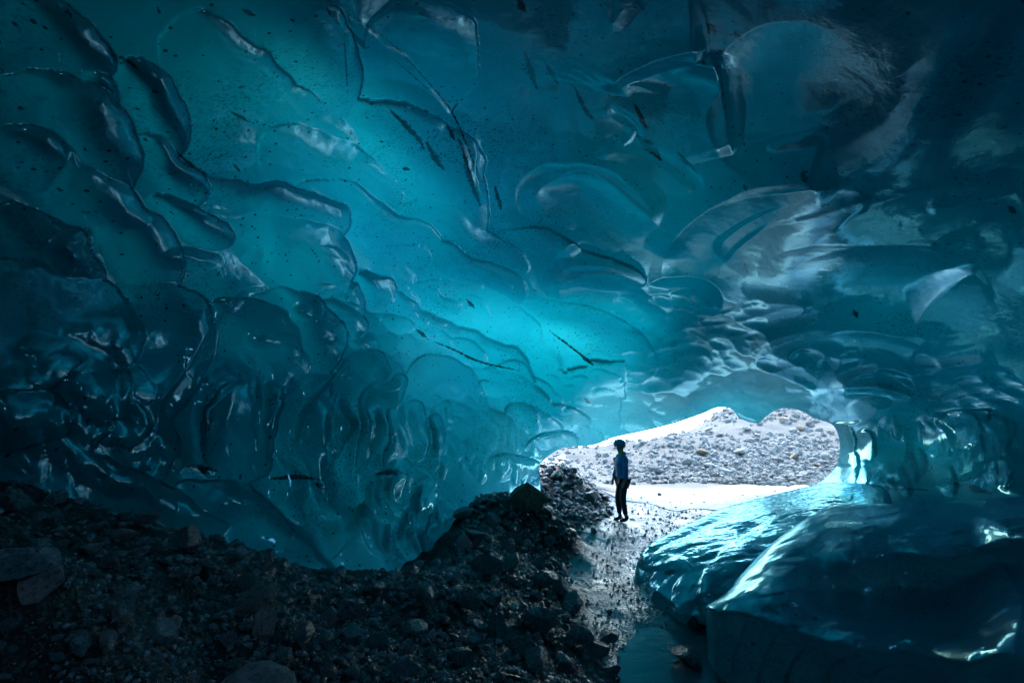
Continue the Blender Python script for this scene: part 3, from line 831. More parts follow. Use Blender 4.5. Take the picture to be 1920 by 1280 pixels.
def water_material():
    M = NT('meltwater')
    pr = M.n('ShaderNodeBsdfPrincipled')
    pr.inputs['Base Color'].default_value = (.04, .17, .19, 1)  # teal base carries the reflected glow of the ice
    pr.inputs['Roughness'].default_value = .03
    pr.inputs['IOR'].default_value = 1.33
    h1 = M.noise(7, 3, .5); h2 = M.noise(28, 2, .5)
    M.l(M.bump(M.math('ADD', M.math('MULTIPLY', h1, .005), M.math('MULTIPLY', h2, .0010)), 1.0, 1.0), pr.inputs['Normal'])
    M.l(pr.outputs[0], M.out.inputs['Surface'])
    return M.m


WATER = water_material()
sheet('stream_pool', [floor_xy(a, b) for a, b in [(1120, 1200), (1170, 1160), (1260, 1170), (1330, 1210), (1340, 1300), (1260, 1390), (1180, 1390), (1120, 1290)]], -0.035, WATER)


def flats_sheen_material():
    M = NT('flats_sky_sheen')
    pr = M.n('ShaderNodeBsdfPrincipled')
    n = M.noise(6, 5, .65)
    M.l(M.mixc(M.ramp(n, [(.40, 0), (.62, 1)]), (.34, .37, .37), (.84, .86, .86)), pr.inputs['Base Color'])  # near-white colour stands in for sky sheen on the wet flats
    pr.inputs['Roughness'].default_value = .35
    M.l(M.bump(M.noise(12, 4, .6), .03), pr.inputs['Normal'])
    M.l(pr.outputs[0], M.out.inputs['Surface'])
    return M.m


# ================================================================== ICE FORMATIONS
def relief(name, outline, ctrl, thick, pits=0, domes=(), ridges=(), mat=None, step=3.0, round_w=26, round_d=.25, nat_s=1.0, streaks=(), smooth=True, worl=0.05, wscale=1.6):
    """a solid lump of ice: a modelled face with real depth, thickness and a rounded rim"""
    S = smooth_poly(list(outline) + [outline[0]], 6)[:-1]
    x0, y0 = S.min(0) - step; x1, y1 = S.max(0) + step
    gx_ = np.arange(x0, x1, step); gy_ = np.arange(y0, y1, step)
    XX, YY = np.meshgrid(gx_, gy_)
    sh = XX.shape
    XX = XX.ravel(); YY = YY.ravel()
    ins = in_poly(XX, YY, S)
    idx = np.arange(len(XX)).reshape(sh)
    q = np.stack([idx[:-1, :-1], idx[1:, :-1], idx[1:, 1:], idx[:-1, 1:]], -1).reshape(-1, 4)
    q = q[ins[q].sum(1) >= 2]
    cnt = np.zeros(len(XX), int); np.add.at(cnt, q.ravel(), 1)
    bd = np.nonzero((cnt > 0) & (cnt < 4))[0]
    _, _, qx_, qy_ = poly_dist(XX[bd], YY[bd], S, closed=True)
    XX[bd], YY[bd] = qx_, qy_
    used = np.nonzero(cnt > 0)[0]
    remap = -np.ones(len(XX), int); remap[used] = np.arange(len(used))
    q = remap[q]
    x, y = XX[used], YY[used]
    dv = px_dir(x, y)
    f = rbf_fit([px_dir(a, b) for a, b, _ in ctrl], [math.log(c[2]) for c in ctrl], 0.04)
    D = np.exp(f(dv))
    dist, _, _, _ = poly_dist(x, y, S, closed=True)
    e = np.clip(np.abs(dist) / round_w, 0, 1)
    rnd = 1 - np.sqrt(np.clip(1 - (1 - e) ** 2, 0, 1))
    hh = np.zeros(len(x)); hn = np.zeros(len(x)); h2 = np.zeros(len(x))
    for t in domes: add_dome(hh if t[6] > 0 else hn, x, y, *t)
    rp = random.Random(len(x))
    for _ in range(pits):
        ps = rp.uniform(12, 55)
        add_dome(hn, x, y, rp.uniform(x.min(), x.max()), rp.uniform(y.min(), y.max()), ps, ps * rp.uniform(.3, .6), rp.uniform(-25, 5), -90 + rp.uniform(-30, 30), -.00026 * ps, .9, 0)
    for t in ridges: add_ridge(h2, x, y, t[0], t[1], t[2], t[3], t[4] if len(t) > 4 else .15)
    P = dv * D[:, None]
    f1, _, _ = worley(P * wscale + .3 * fbm(P * 2, 2, 5)[:, None], 33)
    nt = nat_s * (.03 * fbm(P * 1.3, 4, 21) + worl * np.sqrt(np.clip(1 - f1 ** 2, 0, 1)) + .008 * fbm(P * 6, 3, 23))
    Df = D * (1 - hh - hn - h2) - nt + rnd * round_d
    Db = np.maximum(D + thick * (.35 + .65 * np.sqrt(np.clip(1 - (1 - np.clip(np.abs(dist) / (round_w * 3), 0, 1)) ** 2, 0, 1))) + round_d, Df + .03)
    cp = np.array([0, 0, CAM_Z])
    V = np.concatenate([dv * Df[:, None] + cp, dv * Db[:, None] + cp])
    n = len(x)
    ed = np.concatenate([q[:, [0, 1]], q[:, [1, 2]], q[:, [2, 3]], q[:, [3, 0]]])
    kk = np.sort(ed, 1); kk = kk[:, 0].astype(np.int64) * n + kk[:, 1]
    _, iv, c2 = np.unique(kk, return_inverse=True, return_counts=True)
    be = ed[c2[iv] == 1]
    side = np.stack([be[:, 1], be[:, 0], be[:, 0] + n, be[:, 1] + n], -1)
    dr = np.zeros(n)
    for pts, w in streaks:
        dd, _, _, _ = poly_dist(x, y, np.array(pts, float))
        dr = np.maximum(dr, np.clip(1.15 - np.abs(dd) / w * .7, 0, 1))
    return mesh_obj(name, V, np.concatenate([q, q[:, ::-1] + n, side]), mat, attrs={'dirt': np.concatenate([dr, dr])}, smooth=smooth)


def clear_ice(name, base, sss=.6, rough=.12, speck=.6, grain=.0008, trans=.0):
    M = NT(name)
    co = M.coord()
    pr = M.n('ShaderNodeBsdfPrincipled')
    tint = M.ramp(M.noise(2.6, 4, .6, dist=.8), [(.3, 0), (.7, 1)])
    col = M.mixc(tint, tuple(c * .55 for c in base), tuple(min(1, c * 1.3) for c in base))
    vor = M.n('ShaderNodeTexVoronoi', feature='F1'); vor.inputs['Scale'].default_value = 30; M.l(co, vor.inputs['Vector'])
    sp = M.n('ShaderNodeSeparateColor'); M.l(vor.outputs['Color'], sp.inputs[0])
    s1 = M.math('MULTIPLY', M.math('LESS_THAN', vor.outputs['Distance'], M.math('MULTIPLY', sp.outputs[1], .25)), M.math('LESS_THAN', sp.outputs[0], M.ramp(M.noise(1.3, 3, .6), [(.4, .05), (.65, .6)])))
    s3 = M.math('GREATER_THAN', M.math('ADD', M.attr('dirt'), M.math('MULTIPLY', M.math('SUBTRACT', M.noise(12, 5, .7), .5), 1.6)), .55)
    dirt = M.math('MAXIMUM', M.math('MULTIPLY', s1, speck), M.math('MULTIPLY', s3, .9), clamp=True)
    col = M.mixc(dirt, col, (.012, .013, .014))
    M.l(col, pr.inputs['Base Color'])
    pr.inputs['IOR'].default_value = 1.36
    pr.inputs['Specular IOR Level'].default_value = .8
    pr.inputs['Subsurface Weight'].default_value = sss
    pr.inputs['Subsurface Radius'].default_value = (.12, .6, .8)
    pr.inputs['Subsurface Scale'].default_value = .35
    M.l(M.ramp(M.noise(3.1, 3, .6), [(.3, rough * .6), (.7, rough * 1.8)]), pr.inputs['Roughness'])
    gm = M.ramp(M.noise(2.1, 2, .5), [(.4, .2), (.65, 1.0)])
    hh = M.math('ADD', M.math('MULTIPLY', M.noise(7, 3, .55), .010), M.math('MULTIPLY', M.math('MULTIPLY', M.noise(46, 2, .6), gm), grain))
    M.l(M.bump(hh, 1.0, 1.0), pr.inputs['Normal'])
    M.l(pr.outputs[0], M.out.inputs['Surface'])
    return M.m


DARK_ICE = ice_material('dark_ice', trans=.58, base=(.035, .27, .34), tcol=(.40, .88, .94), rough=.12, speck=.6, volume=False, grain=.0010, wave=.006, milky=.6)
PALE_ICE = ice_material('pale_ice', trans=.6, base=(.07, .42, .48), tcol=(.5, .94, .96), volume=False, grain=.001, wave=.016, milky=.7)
PILLAR_ICE = ice_material('pillar_ice', trans=.45, base=(.03, .26, .33), tcol=(.4, .86, .92), rough=.09, speck=.4, volume=False, grain=.0008, wave=.005)

# the great wing-shaped slab in the right foreground
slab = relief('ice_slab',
    [(1322, 1134), (1360, 1112), (1395, 1070), (1440, 1025), (1490, 985), (1530, 962), (1565, 945), (1640, 944), (1760, 940), (1860, 934), (2000, 930), (2200, 960), (2250, 1150), (2200, 1420), (1900, 1480), (1600, 1440), (1440, 1420), (1370, 1400), (1332, 1280), (1326, 1200)],
    [(1325, 1134, 5.0), (1400, 1075, 5.3), (1480, 1000, 5.9), (1565, 948, 6.5), (1750, 945, 6.2), (1919, 940, 5.4), (2100, 960, 5.0),
     (1420, 1100, 4.9), (1500, 1090, 4.75), (1600, 1050, 4.8), (1750, 1030, 4.7), (1919, 1020, 4.3),
     (1560, 1120, 4.95), (1700, 1090, 5.1), (1850, 1090, 4.8), (1650, 1150, 4.75), (1800, 1160, 4.4),
     (1400, 1160, 4.85), (1500, 1190, 4.5), (1620, 1215, 4.1), (1760, 1240, 3.75), (1890, 1258, 3.4),
     (1420, 1250, 5.05), (1520, 1260, 5.0), (1700, 1275, 4.9), (1919, 1300, 4.4), (1340, 1250, 5.7), (1380, 1400, 5.5), (1900, 1450, 4.0), (1912, 1140, 3.7), (1919, 1040, 4.6), (2100, 1200, 4.4), (2200, 1400, 4.4)],
    1.1, pits=230,
    domes=[(1570, 1075, 75, 26, -8, 100, -.02, .7), (1690, 1110, 230, 74, 6, -90, -.035, .6, .2), (1440, 1100, 45, 14, 0, -90, -.012), (1500, 1150, 120, 20, 12, 90, -.015), (1505, 1046, 10, 8, 0, -90, -.012),
           (1600, 965, 90, 16, 0, -90, -.01), (1700, 985, 120, 22, 0, 90, .012), (1860, 1010, 70, 20, -5, 90, .012), (1760, 1190, 120, 30, 8, -90, -.02), (1362, 1215, 24, 90, 8, 180, .022), (1405, 1240, 30, 90, 12, 180, .026), (1455, 1250, 26, 80, 20, 180, .026), (1510, 1270, 34, 70, 25, 200, .024), (1590, 1285, 46, 60, 30, 220, .022), (1690, 1295, 60, 46, 25, 230, .018), (1780, 1215, 90, 26, 12, -90, .012), (1820, 1150, 80, 26, -20, -60, .015)],
    ridges=[([(1322, 1134), (1400, 1120), (1480, 1106), (1530, 1092), (1600, 1060), (1630, 1045)], 40, 10, .020), ([(1600, 1050), (1700, 1042), (1800, 1040), (1925, 1030)], 40, 14, .03),
            ([(1322, 1136), (1400, 1152), (1480, 1180), (1560, 1205), (1640, 1219), (1760, 1232), (1890, 1262)], 60, 14, .034), ([(1860, 1040), (1895, 1085), (1916, 1130), (1905, 1200), (1895, 1256)], 12, 60, .03)],
    streaks=[([(1860, 985), (1919, 975)], 9), ([(1890, 1000), (1930, 990)], 8)], mat=DARK_ICE, round_w=46, round_d=.40, worl=.07, nat_s=1.2, wscale=2.6)
tag(slab, 'big dark blue slab of ice with a bright curved lip, in the right foreground', 'ice slab')

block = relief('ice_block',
    [(1188, 1088), (1196, 1050), (1215, 1022), (1262, 995), (1340, 958), (1400, 940), (1470, 922), (1540, 906), (1600, 905), (1660, 915), (1660, 960), (1560, 1000), (1500, 1100), (1420, 1180), (1330, 1172), (1275, 1168), (1235, 1140), (1205, 1110)],
    [(1190, 1090, 8.2), (1200, 1040, 8.6), (1262, 995, 9.5), (1340, 960, 10.8), (1470, 925, 12.4), (1600, 908, 12.6), (1280, 1165, 6.6), (1330, 1160, 6.4), (1300, 1080, 7.0), (1400, 1040, 7.4), (1480, 970, 9.2), (1560, 950, 9.6), (1640, 950, 9.6), (1420, 1150, 6.2), (1500, 1080, 6.8)],
    .9, pits=160,
    domes=[(1300, 1030, 90, 26, -18, -100, .04), (1390, 985, 100, 22, -20, -100, .04), (1460, 950, 90, 18, -18, -100, .035), (1250, 1060, 50, 24, 10, -90, .035), (1330, 1010, 60, 18, -25, 90, .03), (1440, 1000, 60, 22, -30, 80, .03),
           (1240, 1110, 36, 50, 30, 150, .03), (1290, 1120, 30, 50, 10, 170, .03), (1340, 1100, 30, 60, 15, 170, .03), (1380, 1060, 40, 40, 20, -100, .03), (1530, 940, 70, 14, -8, -90, .03), (1420, 1060, 40, 60, 30, -60, .025), (1500, 970, 50, 30, -30, -90, .03)],
    ridges=[([(1200, 1070), (1260, 1050), (1320, 1040), (1400, 1010), (1480, 960)], 10, 22, .02), ([(1225, 1100), (1260, 1130), (1275, 1160)], 14, 10, .015)],
    streaks=[([(1420, 985), (1440, 975), (1470, 950)], 9), ([(1500, 960), (1560, 945), (1580, 925)], 7), ([(1395, 1075), (1410, 1050)], 6)], mat=PALE_ICE, round_w=16, round_d=.18, worl=.10, wscale=3.2, nat_s=1.1)
tag(block, 'pale broken block of clear ice between the path and the dark slab', 'ice block')

# ================================================================== ROCKS
def rock_mesh(name, seed, sub=3, cuts=9, stretch=(1, .8, .65), noise=.06, lo=.5, hi=.85):
    r = random.Random(seed)
    bm = bmesh.new()
    bmesh.ops.create_icosphere(bm, subdivisions=sub, radius=1.0)
    V = np.array([v.co[:] for v in bm.verts])
    F = np.array([[v.index for v in f.verts] for f in bm.faces])
    bm.free()
    for _ in range(cuts):
        n = np.array([r.gauss(0, 1) for _ in range(3)]); n /= np.linalg.norm(n)
        o = r.uniform(lo, hi)
        d = V @ n - o
        V = V - np.clip(d, 0, None)[:, None] * n * .96
    if noise:
        V = V * (1 + noise * fbm(V * 1.6 + seed, 3, seed)[:, None] + noise * .5 * fbm(V * 5 + seed, 2, seed + 5)[:, None])
    V = V * np.array(stretch)
    V /= np.abs(V).max()
    return V, F


def rock_material(name, lo, hi, tint, rough=(.25, .6), spec=.5):
    M = NT(name)
    oi = M.n('ShaderNodeObjectInfo').outputs['Random']
    n1 = M.noise(3.5, 4, .65); n2 = M.noise(22, 4, .7)
    c = M.mixc(M.ramp(n1, [(.3, 0), (.7, 1)]), lo, hi)
    c = M.mixc(M.math('MULTIPLY', M.ramp(n2, [(.5, 0), (.75, 1)]), .5), c, tint)
    c = M.mixc(M.math('MULTIPLY', M.ramp(M.noise(5, 7, .75, dist=.5), [(.5, 0), (.6, 1)]), .75), c, tuple(v * .25 for v in lo))
    hsv = M.n('ShaderNodeHueSaturation'); M.l(c, hsv.inputs['Color'])
    M.l(M.math('ADD', M.math('MULTIPLY', oi, .9), .6), hsv.inputs['Value'])
    pr = M.n('ShaderNodeBsdfPrincipled')
    M.l(hsv.outputs[0], pr.inputs['Base Color'])
    M.l(M.ramp(n1, [(.3, rough[0]), (.7, rough[1])]), pr.inputs['Roughness'])
    pr.inputs['Specular IOR Level'].default_value = spec
    hh = M.math('ADD', M.math('ADD', M.math('MULTIPLY', n2, .04), M.math('MULTIPLY', M.noise(7, 6, .7), .10)), M.math('MULTIPLY', M.noise(70, 3, .7), .012))
    M.l(M.bump(hh, 1.0, 1.0), pr.inputs['Normal'])
    M.l(pr.outputs[0], M.out.inputs['Surface'])
    return M.m


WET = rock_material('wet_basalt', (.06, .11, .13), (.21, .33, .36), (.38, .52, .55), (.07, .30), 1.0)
OLIVE = rock_material('olive_rock', (.08, .09, .06), (.18, .19, .12), (.22, .22, .16))
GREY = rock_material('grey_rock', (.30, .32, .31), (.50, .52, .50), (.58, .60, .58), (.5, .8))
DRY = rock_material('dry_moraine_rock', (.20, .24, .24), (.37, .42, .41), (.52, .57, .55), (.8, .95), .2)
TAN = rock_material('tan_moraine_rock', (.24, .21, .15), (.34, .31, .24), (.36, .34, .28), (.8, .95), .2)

KINDS = []
for k in range(14):
    r = random.Random(100 + k)
    st = (1, r.uniform(.62, .95), r.uniform(.45, .85))
    KINDS.append(rock_mesh('rock', 40 + k, 4, r.choice((9, 12, 15)), st, .06, .34, .74))
ROUND = [rock_mesh('rock', 90 + k, 4, 5, (1, .85, .72), .07, .62, .95) for k in range(3)]
ME = {}


def rock_data(kind, idx, mat):
    key = (kind, idx, mat.name)
    if key not in ME:
        V, F = (ROUND if kind == 'round' else KINDS)[idx]
        me = bpy.data.meshes.new('rock')
        me.from_pydata(V.tolist(), [], F.tolist())
        me.polygons.foreach_set('use_smooth', np.ones(len(F), bool))
        me.materials.append(mat)
        ME[key] = me
    return ME[key]


def put_rock(name, p, size, kind, idx, mat, rot, label, cat, group=None, sink=.25, sc3=(1, 1, 1)):
    o = bpy.data.objects.new(name, rock_data(kind, idx, mat))
    COL.objects.link(o)
    o.rotation_euler = rot
    o.scale = tuple(size * s for s in sc3)
    V = (ROUND if kind == 'round' else KINDS)[idx][0]
    zmin = (V[:, 2] * sc3[2]).min()
    o.location = (p[0], p[1], p[2] + size * (.62 - sink * .5) * sc3[2])
    tag(o, label, cat, group)
    return o


# (px, py of its foot, width px, kind, index, material, rotation z, tall, label)
HERO = [
    (458, 1352, 140, 'round', 0, GREY, .3, (1, .9, .95), 'large rounded pale grey boulder at the bottom edge, left of centre', 'big rounded pale boulder'),
    (470, 1150, 76, 'round', 1, GREY, 1.1, (1, .8, .75), 'smooth grey oval boulder on the fine gravel above the big rounded one', 'smooth oval boulder'),
    (1003, 975, 84, 'angular', 6, OLIVE, .2, (1, .8, .82), 'big olive brown angular boulder on the gravel bank left of the person', 'big olive boulder'),
    (15, 1105, 110, 'angular', 5, WET, .8, (1, .7, 1.1), 'broad dark jagged rock at the far left edge, tallest on the bank', 'tall jagged rock at far left'),
    (60, 1130, 100, 'angular', 8, GREY, -.5, (.55, 1, 1.2), 'long upright slate-like shard leaning beside the jagged rock at far left', 'leaning slate shard'),
    (224, 1012, 40, 'angular', 2, GREY, .4, (1, .9, .8), 'pale flat-faced stone standing out on the dark gravel near the left ice wall', 'pale flat-faced stone'),
    (20, 965, 66, 'angular', 6, WET, 1.3, (1, .9, .9), 'dark squarish stone against the left edge below the ice wall', 'squarish stone at the left edge'),
    (95, 945, 44, 'angular', 9, WET, 2.0, (1, .9, .9), 'dark stone wedged under the ice at upper left of the gravel', 'stone wedged under the ice'),
    (490, 1195, 60, 'angular', 4, GREY, .1, (.8, .9, 1.1), 'upright grey blocky stone with a rough lit side above the big rounded boulder', 'upright grey block'),
    (565, 1215, 50, 'angular', 10, WET, .9, (.8, .8, 1.2), 'tall dark stone just right of the grey blocky stone at the bottom', 'tall dark stone by the grey block'),
    (530, 1245, 48, 'angular', 11, WET, 1.9, (.9, .8, 1), 'rough dark stone touching the right side of the big rounded boulder', 'rough stone touching the rounded boulder'),
    (610, 1170, 36, 'angular', 12, GREY, .7, (1, .9, .8), 'small greenish grey stone alone on dark gravel at bottom centre-left', 'lone greenish stone'),
    (325, 1175, 34, 'angular', 13, GREY, 2.4, (1, .9, .8), 'small pale stone left of the big rounded boulder', 'small pale stone near the bottom'),
    (660, 1215, 62, 'angular', 7, WET, 1.5, (1, .8, .8), 'broad wet dark rock at the foot of the bank left of centre', 'broad wet rock left of centre'),
    (890, 1020, 48, 'angular', 0, WET, .4, (1, .9, .9), 'dark rounded rock on the bank just right of the rippled ice foot', 'rounded rock by the ice foot'),
    (872, 975, 44, 'angular', 1, WET, 1.2, (1, .9, .8), 'dark rock tucked beside the upper right corner of the rippled ice foot', "rock at the ice foot's upper corner"),
    (868, 1032, 40, 'angular', 4, GREY, 2.2, (1, .9, .9), 'greyish blocky stone at the right base of the rippled ice foot', 'grey block at the ice foot'),
    (915, 1075, 70, 'angular', 8, WET, .2, (1, .8, .7), 'flat-topped dark rock on the crest of the front gravel ledge', 'flat-topped ledge rock'),
    (955, 1078, 60, 'angular', 2, WET, 1.6, (1, .8, .9), 'dark domed rock on the crest of the front ledge, next to the flat-topped one', 'domed ledge rock'),
    (1020, 1110, 56, 'angular', 5, WET, .5, (1, .9, 1), 'square greenish black rock on the edge of the bank over the path', 'square rock above the path'),
    (1055, 1115, 40, 'angular', 6, WET, 1.1, (.9, .9, 1.1), 'dark upright rock overlapping the square one beside the path', 'upright rock by the path'),
    (1010, 1190, 72, 'angular', 9, WET, .8, (1, .85, .95), 'large smooth-faced dark rock, biggest on the bank beside the path', 'biggest bank rock'),
    (935, 1200, 60, 'angular', 12, WET, 2.6, (1, .9, .9), 'dark rock with a lit rim left of the largest bank rock', 'rim-lit bank rock'),
    (1090, 1215, 66, 'angular', 13, WET, .3, (1.1, .8, .8), 'long dark wedge-shaped rock pointing down to the pool', 'wedge rock over the pool'),
    (1005, 1260, 60, 'angular', 10, WET, 1.0, (1, .8, .9), 'dark rock at the bottom edge under the largest bank rock', 'bottom-edge rock under the biggest one'),
    (1060, 1262, 54, 'angular', 3, WET, 1.8, (1, .8, .8), 'dark rock at the bottom edge close to the pool', 'bottom-edge rock near the pool'),
    (1125, 1235, 50, 'angular', 7, WET, 2.9, (1, .8, .8), 'dark rock at the edge of the pool, left side', "rock at the pool's left edge"),
    (1150, 1215, 44, 'angular', 1, WET, .6, (.9, .9, 1), 'small dark rock in the mouth of the pool, left bank', "small rock at the pool's head"),
    (1135, 938, 22, 'angular', 0, WET, .6, (1, .9, .6), 'small dark rock on the gravel slope next to the person', 'small rock next to the person'),
    (1120, 977, 18, 'angular', 2, WET, .6, (1, .9, .6), 'single dark stone lying on the wet path left of the boots', 'single path stone'),
    (1113, 998, 16, 'angular', 4, WET, 1.6, (1, .9, .8), 'little dark stone on the wet path below the single stone', 'little path stone'),
    (1143, 1153, 15, 'angular', 8, WET, 1.6, (1, .8, 1), 'small pointed dark stone on the lower wet path', 'pointed path stone'),
    (1310, 1185, 44, 'angular', 5, WET, .3, (.7, .9, 1.2), 'upright black rock leaning on the left end of the dark ice slab', 'black rock leaning on the slab'),
    (1295, 1262, 88, 'angular', 11, WET, .9, (1, .9, 1), 'large black rock in the pool below the ice slab', 'black rock in the pool'),
    (768, 1268, 60, 'angular', 6, WET, .5, (1, .9, .7), 'broad black rock at the bottom edge in the centre', 'broad black rock at bottom centre'),
    (700, 1120, 44, 'angular', 10, WET, .5, (1, .9, .8), 'dark rock on the ledge below the rippled ice foot, left side', 'ledge rock below the ice foot'),
    (655, 1100, 30, 'angular', 3, WET, 2.5, (1, .9, .8), 'dark rock at the tip of the sloping ice tongue', "rock at the ice tongue's tip"),
    (1238, 929, 10, 'angular', 6, WET, .5, (1, .9, .8), 'tiny dark stone on the white flats right of the person', 'tiny stone on the white flats'),
    (900, 885, 24, 'angular', 7, WET, .5, (1, .9, .8), 'dark stone on the top of the bank touching the blue ice', 'stone on the bank top'),
    (1000, 896, 34, 'angular', 1, OLIVE, 1.5, (1, .9, .7), 'olive stone on the bank above the big olive boulder', 'smaller olive stone'),
    (215, 1165, 60, 'angular', 4, WET, 2.1, (1, .7, .8), 'dark flat rock in the middle of the left gravel slope', 'flat rock on the left slope'),
    (400, 1020, 36, 'angular', 9, WET, .1, (1, .9, .8), 'dark stone near the foot of the left ice wall', "stone at the left wall's foot"),
    (160, 1040, 44, 'angular', 0, WET, 1.1, (1, .8, .8), 'dark stone below the pale flat-faced one', 'stone below the pale one'),
    (290, 1210, 66, 'angular', 3, WET, .1, (1, .8, .8), 'big dark angular rock left of the pale stone near the bottom', 'big angular rock near the bottom left'),
]
rng = random.Random(7)
hero_px = []
for (px, py, w, kind, idx, mat, rz, s3, label, short) in HERO:
    q = ray_ground(px, min(py, 1400))
    if q is None: continue
    fwd = q[1] * CP + (q[2] - CAM_Z) * SP
    size = w * .58 / 960 * fwd
    q = q + np.array([0, size * .3, 0])
    q[2] = ground_z(q[:2])[0]
    put_rock('boulder', q, size, kind, idx, mat, (rng.uniform(-.3, .3), rng.uniform(-.3, .3), rz), label, 'boulder', sink=.10, sc3=s3)
    hero_px.append((px, py, w))

BANK = [(0, 900), (150, 935), (300, 995), (450, 1045), (640, 1105), (850, 1085), (862, 960), (880, 900), (1000, 880), (1045, 866), (1120, 925), (1080, 1000), (1050, 1080), (1080, 1160), (1160, 1280), (0, 1280)]
BANKP = np.array(BANK, float)
used_labels = set()


def near_label(x, y, w, idx):
    """a description from the rock's size and shape and the marked rock it lies next to"""
    st = KINDS[idx][0]
    zr = np.abs(st[:, 2]).max(); yr = np.abs(st[:, 1]).max()
    shape = 'flat' if zr < .5 else ('long' if yr < .68 else ('blocky' if zr > .68 else 'angular'))
    size = 'small' if w < 22 else ('middling' if w < 38 else 'large')
    for (hx, hy, hw, *_, short) in sorted(HERO, key=lambda t: math.hypot(t[0] - x, (t[1] - y) * 1.3))[:7]:
        dx, dy = x - hx, y - hy
        if abs(dx) > 2 * abs(dy): rel = 'right of' if dx > 0 else 'left of'
        elif abs(dy) > 2 * abs(dx): rel = 'below' if dy > 0 else 'above'
        else: rel = ('below' if dy > 0 else 'above') + (' and right of' if dx > 0 else ' and left of')
        lab = f'{size} {shape} wet stone {rel} the {short}'
        if lab not in used_labels:
            used_labels.add(lab); return lab
    return None


zones = [('wet dark angular stone scattered on the gravel slope at lower left', 'stones on the left gravel slope', lambda x, y: x < 620),
         ('wet dark angular stone on the rear bank between the ice foot and the path', 'stones on the rear bank', lambda x, y: y < 1070),
         ('wet dark angular rock on the front bank beside the pool and the path', 'rocks on the front bank', lambda x, y: True)]
placed = list(hero_px)
n = 0; tries = 0
while n < 240 and tries < 9000:
    tries += 1
    x = rng.uniform(0, 1160); y = rng.uniform(870, 1279)
    if not in_poly(np.array([x]), np.array([y]), BANKP)[0]: continue
    far = y < 1070 and x > 840
    w = 14 + 26 * rng.random() ** 2 if far else (16 + 50 * rng.random() ** 2.2 if x < 620 else 26 + 56 * rng.random() ** 1.3)
    if x < 620 and y > 1080 and rng.random() < .35: continue
    if any(math.hypot((x - a) , (y - b) * 1.3) < (w + c) * .42 for a, b, c in placed): continue
    q = ray_ground(x, y)
    if q is None: continue
    fwd = q[1] * CP + (q[2] - CAM_Z) * SP
    size = w * .5 / 960 * fwd
    lab, grp, _ = next(z for z in zones if z[2](x, y))
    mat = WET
    idx = rng.randrange(14)
    put_rock('rock', q, size, 'angular', idx, mat, (rng.uniform(-.6, .6), rng.uniform(-.6, .6), rng.uniform(0, 6.28)), near_label(x, y, w, idx) or lab, 'rock', grp, sc3=(1, rng.uniform(.7, 1), rng.uniform(.7, 1.15)))
    placed.append((x, y, w)); n += 1

# stones on the sunlit moraine
MOR = np.array([(1190, 905), (1300, 905), (1500, 908), (1570, 890), (1575, 820), (1500, 775), (1350, 772), (1250, 825)], float)
n = 0; tries = 0
mp = []
while n < 48 and tries < 4000:
    tries += 1
    x = rng.uniform(1190, 1575); y = rng.uniform(770, 908)
    if rng.random() > ((x - 1150) / 400) ** 1.0: continue
    if not in_poly(np.array([x]), np.array([y]), MOR)[0]: continue
    w = (8 + 20 * rng.random() ** 1.8) * (.75 + .5 * (y - 770) / 140)
    if any(math.hypot(x - a, y - b) < (w + c) * .45 for a, b, c in mp): continue
    q = ray_ground(x, y)
    if q is None or q[1] < 17: continue
    fwd = q[1] * CP + (q[2] - CAM_Z) * SP
    size = w * .5 / 960 * fwd
    tan = rng.random() < .16
    row = ['on the moraine crest', 'high on the moraine', 'halfway up the moraine', 'low on the moraine', 'at the moraine foot'][min(4, int((y - 770) / 28))]
    colm = ['behind the person', 'left of the left peak', 'below the left peak', 'between the two peaks', 'below the right peak', 'right of the right peak', 'next to the ice column'][min(6, int((x - 1190) / 55))]
    big = 'large' if w > 15 else ('middling' if w > 11 else 'small')
    kd = 'round' if rng.random() < .5 else 'angular'
    mlab = f"{big} {'rounded' if kd == 'round' else 'angular'} {'tan' if tan else 'pale grey'} boulder {row}, {colm}"
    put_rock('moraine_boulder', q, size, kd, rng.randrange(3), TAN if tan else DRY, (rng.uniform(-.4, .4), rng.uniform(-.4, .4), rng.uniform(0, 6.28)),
             mlab, 'boulder', 'tan boulders on the moraine' if tan else 'grey boulders on the moraine', sc3=(1, rng.uniform(.75, 1), rng.uniform(.7, .95)))
    mp.append((x, y, w)); n += 1


def gravel(name, P, S, mat, seed, sub=1, nk=10, flat=.7):
    """uncountable small stones as one object"""
    r = np.random.RandomState(seed)
    protos = [rock_mesh('g', seed * 10 + k, sub, 9, (1, .8, flat), .06 if sub > 1 else .12, .4, .78) for k in range(nk)]
    Vs, Fs = [], []
    off = 0
    kind = r.randint(0, nk, len(P))
    for k in range(nk):
        m = np.nonzero(kind == k)[0]
        if not len(m): continue
        V, F = protos[k]
        a = r.uniform(0, 2 * np.pi, len(m)); b = r.uniform(-.6, .6, len(m))
        ca, sa, cb, sb = np.cos(a), np.sin(a), np.cos(b), np.sin(b)
        x = V[None, :, 0]; y = V[None, :, 1]; z = V[None, :, 2]
        y2 = y * cb[:, None] - z * sb[:, None]; z2 = y * sb[:, None] + z * cb[:, None]
        x3 = x * ca[:, None] - y2 * sa[:, None]; y3 = x * sa[:, None] + y2 * ca[:, None]
        W = np.stack([x3, y3, z2], -1) * S[m][:, None, None] + P[m][:, None, :]
        Vs.append(W.reshape(-1, 3))
        Fs.append((F[None] + (np.arange(len(m)) * len(V))[:, None, None] + off).reshape(-1, 3))
        off += len(m) * len(V)
    o = mesh_obj(name, np.concatenate(Vs), np.concatenate(Fs), mat, smooth=(sub > 1))
    return tag(o, kind='stuff')


